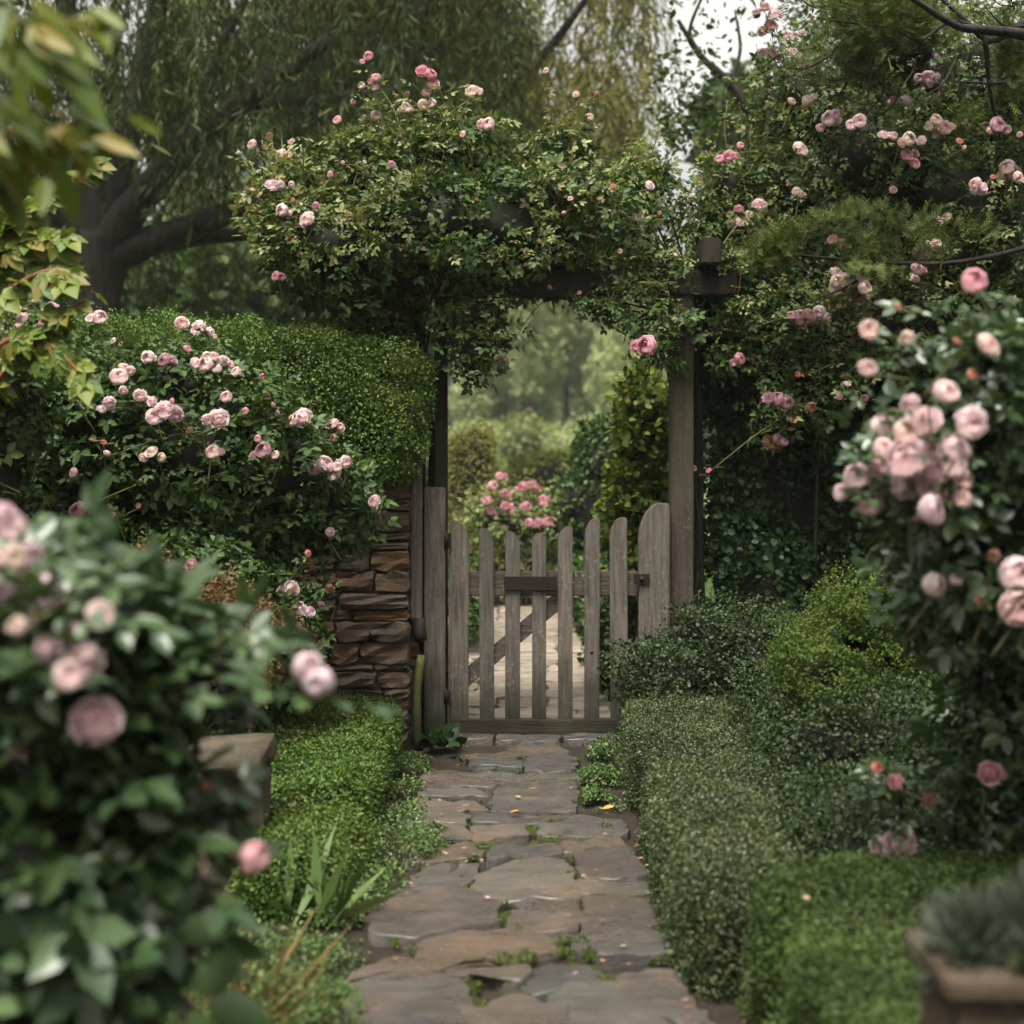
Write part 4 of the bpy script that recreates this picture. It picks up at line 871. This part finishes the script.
PB = zoomed(380, 280, 2.844, [(340,560,28),(320,585,26),(352,607,32),(307,627,28),(357,642,30),(315,655,26),(405,588,32),(430,582,32),(418,643,28),(465,627,30),(483,625,26),(425,690,26),(450,690,30),(478,687,32),(372,322,22)], 'pink')[:-1]
rose('shrub_rose', 'pink flowering rose bush in the misty garden beyond the gate', 'rose bush', (.1, 12.5, 0), [E(505, 525, 12.5, 45, 45, .4), E(545, 530, 12.6, 40, 40, .4), E(515, 560, 12.5, 60, 35, .4)], PB, 3500, .085, ['rose_light'], T_ROSE, seed=56, miss=12.1, canes=10, kcore=.6, out=.2, bloom_scale=.62)
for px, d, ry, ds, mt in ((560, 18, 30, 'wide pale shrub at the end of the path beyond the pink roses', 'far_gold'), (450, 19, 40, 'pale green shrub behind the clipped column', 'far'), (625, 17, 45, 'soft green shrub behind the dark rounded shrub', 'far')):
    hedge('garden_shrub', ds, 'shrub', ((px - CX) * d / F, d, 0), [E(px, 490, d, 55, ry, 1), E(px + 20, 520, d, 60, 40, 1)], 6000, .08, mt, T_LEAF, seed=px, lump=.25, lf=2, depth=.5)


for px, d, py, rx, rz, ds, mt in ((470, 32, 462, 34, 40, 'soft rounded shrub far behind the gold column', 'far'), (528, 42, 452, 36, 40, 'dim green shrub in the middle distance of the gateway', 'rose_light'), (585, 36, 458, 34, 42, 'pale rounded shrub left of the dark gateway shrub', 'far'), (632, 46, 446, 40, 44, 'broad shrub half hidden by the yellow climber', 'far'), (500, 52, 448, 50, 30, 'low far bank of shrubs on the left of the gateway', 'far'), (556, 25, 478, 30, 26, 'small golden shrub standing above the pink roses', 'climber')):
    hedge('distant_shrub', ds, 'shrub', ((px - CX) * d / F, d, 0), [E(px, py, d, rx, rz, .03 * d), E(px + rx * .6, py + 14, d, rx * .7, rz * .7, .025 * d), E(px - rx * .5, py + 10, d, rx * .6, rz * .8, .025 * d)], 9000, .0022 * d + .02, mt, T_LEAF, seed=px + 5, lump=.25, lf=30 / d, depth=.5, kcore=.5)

# yew over the top right corner
yw = thing('yew_tree', 'fine needled yew reaching in with dark branches at top right', 'tree', (3.1, 6.6, 0)); mb = MB(); D = 6.6
limb(mb, [(1180, 751), (1175, 500), (1150, 250), (1130, 60)], D, .16, .1); mb.build('trunk', 'bark', yw); mb = MB(); L = Leaves()
br = [([(1140, 90), (1040, 40), (985, 30), (955, 25), (900, -10)], .032, .012, -.2), ([(985, 30), (950, 22), (920, 40), (890, 28), (830, 20)], .014, .004, -.1), ([(1030, 20), (990, 40), (960, 15), (920, -20)], .02, .007, .1), ([(920, 40), (900, 38), (875, 55), (868, 95)], .012, .004, 0),
      ([(1140, 200), (1050, 240), (960, 262), (880, 262), (800, 255), (765, 245)], .016, .004, .1), ([(880, 262), (850, 285), (815, 300)], .009, .004, .1), ([(985, 35), (990, 90), (1000, 140)], .014, .005, .2), ([(1040, 40), (1010, 80), (960, 82)], .014, .005, 0), ([(900, -10), (860, 5), (820, -5)], .012, .004, 0)]
for _ in range(26):
    x_, y_ = random.uniform(830, 1040), random.uniform(-10, 110); a_ = random.uniform(1.6, 3.6); l_ = random.uniform(25, 70)
    br.append(([(x_, y_), (x_ + math.cos(a_) * l_ * .5, y_ + math.sin(a_) * l_ * .4), (x_ + math.cos(a_ + .4) * l_, y_ + math.sin(a_ + .4) * l_)], random.uniform(.004, .009), .002, random.uniform(-.1, .2)))
for b in br: limb(mb, b[0], D, b[1], b[2], b[3], 7)
mb.build('limbs', 'bark', yw)
yv = [E(768, 256, 6.5, 34, 13, .14), E(800, 242, 6.5, 42, 19, .18), E(838, 228, 6.5, 45, 20, .18), E(872, 222, 6.52, 42, 22, .2), E(908, 236, 6.55, 45, 24, .2), E(850, 255, 6.52, 60, 14, .2), E(940, 250, 6.6, 50, 22, .2), E(985, 70, 6.8, 75, 60, .35), E(900, 30, 6.7, 80, 40, .3), E(840, 40, 6.75, 55, 35, .25)]
p, nn = surface(yv, 19000, depth=.85, lump=.3, lf=4, seed=61, gap=(7, -.05), back=.7, cull=.5); m = len(p)
L.put(T_NEEDLE, p, nn * .6 + RNG.normal(size=(m, 3)) * .5 + (0, -.1, .35), RNG.normal(size=(m, 3)) * .6 + (0, -.4, 1), .058 * np.exp(RNG.normal(size=m) * .2)); L.build('crown', ['yew'], yw)

# leafy branches at upper left
def branch(name, label, loc, canes_, tpl, size, mat, bark, cat, per=10, down=.4):
    root = thing(name, label, cat, loc); mb = MB(); L = Leaves()
    for pix, d, r0, r1, dd in canes_:
        pts = limb(mb, pix, d, r0, r1, dd, 7); ps = []; ds = []
        for k in range(per):
            i = random.randrange(len(pts) // 3, len(pts)); ps.append(pts[i] + Vector((random.gauss(0, .015),) * 3)); t_ = (pts[min(i + 1, len(pts) - 1)] - pts[i - 1]).normalized(); ds.append((t_.x + random.gauss(0, .7), t_.y + random.gauss(0, .6), t_.z + random.gauss(-down, .4)))
        L.put(tpl, ps, ds, np.array([(random.gauss(0, .35), random.gauss(-.8, .35), random.gauss(.6, .3)) for _ in ps]), size * np.exp(RNG.normal(size=len(ps)) * .2))
    L.build('foliage', [mat], root); mb.build('twigs', bark, root); return root
branch('leafy_branch', 'blurred olive leaf spray close to the lens at top left', (-1.2, 2.3, 0), [([(-160, 60), (-60, 40), (20, 20), (80, 20)], 2.3, .007, .002, 0), ([(-160, 90), (-60, 90), (30, 105), (105, 130)], 2.25, .007, .002, .05), ([(-160, 150), (-50, 130), (30, 140), (80, 165)], 2.3, .006, .002, 0), ([(-150, 0), (-60, -10), (0, 0), (60, 60)], 2.2, .006, .002, 0), ([(-160, 90), (-60, 120), (0, 180)], 2.3, .006, .002, .05)], leaflet(.2), .085, 'olive', 'cane', 'branch', 20, .6)
mp = branch('maple_sapling', 'yellow green maple sapling leaning in at the left edge', (-2.0, 4.6, 0), [([(-60, 690), (-50, 450), (-20, 300), (30, 215), (90, 165)], 4.6, .03, .006, 0), ([(-40, 380), (0, 300), (50, 270), (70, 280)], 4.6, .012, .004, -.1), ([(-45, 420), (0, 345), (50, 345), (85, 380)], 4.55, .012, .004, -.1), ([(-30, 330), (0, 240), (40, 200)], 4.6, .012, .004, 0), ([(-50, 450), (-10, 390), (40, 330), (85, 300)], 4.5, .012, .003, 0), ([(-20, 300), (10, 250), (60, 240)], 4.6, .01, .004, -.05)], T_LOBED, .075, 'maple', 'bark_red', 'sapling', 26, .6)

# ================================================================== SMALL GREENERY AND LITTER
def sprawl(name, label, cat, vols, n, size, mat, tpl, seed, kind=None, group=None, z=.0, depth=.5):
    L = Leaves(); leafage(L, tpl, vols, n, size, 0, out=.5, up=.8, rnd=.9, hang=0, depth=depth, lump=.3, lf=8, seed=seed, gap=(14, -.8))
    return tag(L.build(name, [mat]), label, cat, group, kind)
def Gv(px, py, r, h): x, y = G(px, py); return (x, y, .01, r, r * 1.15, h, 2)
sprawl('creeping_plants', 'creeping mixed ground plants spilling onto the left side of the path', 'groundcover',
       [Gv(400, 850, .17, .10), Gv(425, 832, .10, .06), Gv(362, 888, .15, .11), Gv(338, 912, .15, .10), Gv(305, 962, .18, .12), Gv(297, 1008, .18, .10), Gv(245, 1040, .22, .18), Gv(345, 860, .15, .13), Gv(300, 900, .15, .16), Gv(405, 790, .1, .1), Gv(412, 772, .1, .06), Gv(404, 758, .09, .05), Gv(421, 757, .06, .03), Gv(398, 815, .12, .06), Gv(420, 800, .06, .03), Gv(260, 980, .2, .2)], 60000, .0115, 'cover', T_TINY, 71, 'stuff')
sprawl('creeping_plants', 'small green creepers at the right of the path before the gate', 'groundcover', [Gv(600, 775, .13, .06), Gv(597, 800, .1, .05), Gv(610, 755, .12, .08), Gv(590, 792, .07, .03)], 14000, .0125, 'cover', T_TINY, 72, 'stuff')
ms = [(480,540,30),(195,590,50),(505,655,60),(630,650,60),(560,662,40),(690,540,30),(740,580,40),(675,420,22),(682,470,18),(550,300,30),(590,328,50),(440,350,40),(410,770,55),(380,735,60),(385,460,35),(755,290,30),(735,690,35),(420,240,25),(300,350,45),(360,430,20),(540,640,25),(660,380,14),(640,600,25),(410,660,25),(700,600,25),(600,830,20),(445,820,16)]
mv = []
for x, y, r in ms:
    gx_, gy_ = G(330 + x / ZS, 720 + y / ZS); rr = r / ZS * gy_ / F * .95
    for _ in range(3): mv.append((gx_ + random.uniform(-.5, .5) * rr, gy_ + random.uniform(-1, 1) * rr, .018, rr * random.uniform(.4, .8), rr * random.uniform(.5, 1.0), .014, 2))
for _ in range(150):
    q_ = random.choice(polys[:len(slabs)]); i_ = random.randrange(len(q_)); a_ = Vector(q_[i_]).lerp(Vector(q_[(i_ + 1) % len(q_)]), random.random()); r_ = random.uniform(.008, .028)
    mv.append((a_.x, a_.y, .02, r_ * random.uniform(.8, 1.8), r_ * .7, .012, 2))
sprawl('moss', 'green moss and tiny weeds rooted in the joints of the paving', 'moss', mv, 42000, .0062, 'moss', T_TINY, 73, 'stuff')
# lawn blades beyond the gate
L = Leaves(); n = 26000; gp = np.stack([RNG.uniform(-4, 4, n), RNG.uniform(8.2, 19, n), np.full(n, .0)], 1); gp = gp[(gp[:, 0] < -.5) | (gp[:, 0] > .56)]
L.put(T_NARROW, gp, RNG.normal(size=gp.shape) * .35 + (0, 0, 1), RNG.normal(size=gp.shape) + (0, -1, 0), .09 * np.exp(RNG.normal(size=len(gp)) * .3)); tag(L.build('grass', ['grass']), 'mown grass either side of the path beyond the gate', 'grass', None, 'stuff')

def tuft(name, label, cat, base, n, h, mat, lean=.4, tpl=None, wide=.12, w=None):
    L = Leaves(); b = np.array(base) + RNG.normal(size=(n, 3)) * (wide, wide, 0)
    L.put(tpl or T_NARROW, b, RNG.normal(size=(n, 3)) * lean + (0, 0, 1), RNG.normal(size=(n, 3)) + (0, -1, .2), h * np.exp(RNG.normal(size=n) * .3)); b[:, 2] = base[2]
    return tag(L.build(name, [mat]), label, cat)
tuft('dry_fern', 'dry straw coloured fern clump below the near left rose bush', 'fern', (-.62, 3.3, .02), 320, .17, 'straw', .7, kite(.02), .05)
tuft('grass_tuft', 'long green grass tuft at the lower left frame edge', 'grass', (-.66, 2.75, .02), 110, .17, 'grass', .6, kite(.016), .1)
tuft('strap_plant', 'strap leaved green plant in front of the left box hedge', 'plant', (-.56, 4.15, .02), 26, .17, 'cover', .5, kite(.06), .05)
tuft('leafy_weed', 'broad leaved weed growing at the foot of the hinge post', 'plant', (-.33, 6.55, .06), 110, .045, 'ivy', .9, T_BROAD, .035)
L = Leaves(); p, nn = surface([(.70, pd - .06, .67, .08, .09, .075, 2), (.82, pd - .08, .67, .12, .09, .11, 2), (1.0, pd - .08, .70, .15, .09, .13, 2), (1.18, pd - .08, .68, .12, .09, .12, 2)], 8500, depth=.9, lump=.3, lf=9, seed=70, zmin=.6, cull=.4)
L.put(T_NARROW, p, nn * .8 + RNG.normal(size=p.shape) * .4 + (0, 0, .8), RNG.normal(size=p.shape) + (0, -.5, .3), .055); tag(L.build('silver_plant', ['silver']), 'silvery feathery plant growing in the wooden planter', 'plant')
tuft('yellow_plant', 'yellow green broad leaves standing in the wooden planter', 'plant', (.78, pd - .12, .66), 16, .045, 'maple', .9, T_BROAD, .025)
tuft('edge_plant', 'narrow leaved green plant between front hedge and planter', 'plant', (1.15, 2.75, .36), 160, .14, 'front_green', .7, T_LEAF, .06)
# flower spike in the left hedge
fs = thing('flower_spike', 'small dusty purple flower spike by the stone pier', 'flower', P(252, 745, 5.2)); mb = MB(); L = Leaves(); sp = curve([P(252, 745, 5.2), P(248, 715, 5.2), P(246, 690, 5.2)], 8); mb.tube(sp, .003, 5); mb.build('stem', 'cane', fs)
pp = np.array([q for q in sp[4:] for _ in range(9)]); M['spike'] = petal_mat('spike_petal', (.3, .14, .22), (.42, .26, .33))
L.put(T_TINY, pp + RNG.normal(size=pp.shape) * .006, RNG.normal(size=pp.shape) + (0, 0, .3), RNG.normal(size=pp.shape), .013); L.build('florets', ['spike'], fs)

# fallen leaves on and beside the path
lm = []
for k, c in enumerate([((.22, .10, .035), (.33, .17, .06)), ((.2, .14, .08), (.3, .22, .13)), ((.14, .06, .03), (.2, .09, .045)), ((.36, .16, .03), (.42, .24, .05)), ((.28, .18, .15), (.38, .27, .23))]):
    key = 'dead%d' % k; M[key] = plain_mat('fallen_leaf_' + ('tan', 'straw', 'brown', 'orange', 'pinkish')[k], c[0], c[1], 40, .7)
    me = bpy.data.meshes.new('fallen_leaf'); V = []; Fq = []
    for i in range(7):
        y = i / 6 - .5; w = .3 * math.sin(math.pi * min(.97, .06 + i / 6.3)) ** .8
        for u in (-1, -.5, 0, .5, 1): V.append((u * w, y, .16 * u * u * (1 + k * .15) * w * 2 + .5 * y * y * (.3 + .12 * k) + (.03 if (i + k) % 2 else 0) * abs(u)))
    for i in range(6):
        for j in range(4): b = i * 5 + j; Fq.append((b, b + 1, b + 6, b + 5))
    me.from_pydata(V, [], Fq); me.polygons.foreach_set('use_smooth', [True] * len(Fq)); me.materials.append(M[key]); lm.append(me)
fl = [(510,258,28,3,0),(560,195,26,3,1),(520,215,18,1,1),(375,240,20,1,1),(305,322,12,4,1),(370,358,14,4,1),(320,372,14,4,1),(232,465,22,4,1),(180,665,16,2,0),(435,495,18,4,1),(825,680,18,4,0),(815,727,16,2,0),(760,318,14,1,1),(850,440,10,4,1),(615,520,16,2,1),(525,408,12,2,1),(770,247,34,3,0),(850,352,20,3,0),(160,252,10,4,1),(55,735,12,4,0),(990,800,18,2,0)]
zl = ['orange brown curled leaf lying across the middle of the path', 'orange leaf resting on a far slab before the gate', 'small tan leaf resting on the paving near the gate', None, None, None, None, 'pale pinkish leaf at the left edge of the big grey slab', 'dark red brown leaf by the dark lower slab', 'pink tinged petal leaf below the large central slab', 'pale curled leaf beside the lower right slab', 'red brown leaf lying on the lower right slab', None, None, None, None, 'bright orange leaf against the foot of the pale box hedge', 'rusty leaf at the right edge under the pale hedge', None, None, 'brown leaf in the lower right corner of the path']
for _ in range(46):
    yy = random.uniform(110, 830); side = random.random()
    xx = (845 + (yy - 330) * .33 if side < .4 else 260 - (yy - 330) * .42 if side < .6 else random.uniform(300, 800)) + random.gauss(0, 14)
    fl.append((xx, yy, random.uniform(8, 15) * (.6 + yy / 900), random.choice((0, 1, 2, 4, 4)), 1)); zl.append(None)
for i, (x, y, s, k, z_) in enumerate(fl):
    gx_, gy_ = G(330 + x / ZS, 720 + y / ZS, .045); o = bpy.data.objects.new('fallen_leaf', lm[k]); COL.objects.link(o); sc_ = s / ZS * gy_ / F
    o.location = (gx_, gy_, .048); o.scale = (sc_,) * 3; o.rotation_euler = (random.uniform(-.25, .25), random.uniform(-.25, .25), random.uniform(.9, 2.2))
    tag(o, zl[i] or ('tiny pale fallen leaf lying on the paving stones' if k in (1, 4) else 'tiny dark fallen leaf lying on the paving stones'), 'leaf', 'fallen leaves on the path')
o = bpy.data.objects.new('fallen_leaf', lm[1]); COL.objects.link(o); o.location = P(806, 893, 3.2); o.location.z = .40; o.scale = (.03,) * 3; tag(o, 'tan fallen leaf lying on top of the square front hedge', 'leaf')

# ================================================================== HAZE
mb = MB(); mb.box((0, 55, 9.5), (118, 142, 23)); hz = mb.build('haze', 'soil'); hz.data.materials.clear()
m = bpy.data.materials.new('haze_air'); m.use_nodes = True; nt = m.node_tree; nt.nodes.clear(); o_ = nt.nodes.new("ShaderNodeOutputMaterial"); v_ = nt.nodes.new("ShaderNodeVolumePrincipled")
v_.inputs['Color'].default_value = (.97, .99, .97, 1); v_.inputs['Density'].default_value = .0006; v_.inputs['Anisotropy'].default_value = .2
nt.links.new(v_.outputs[0], o_.inputs['Volume']); hz.data.materials.append(m); tag(hz, kind='stuff')
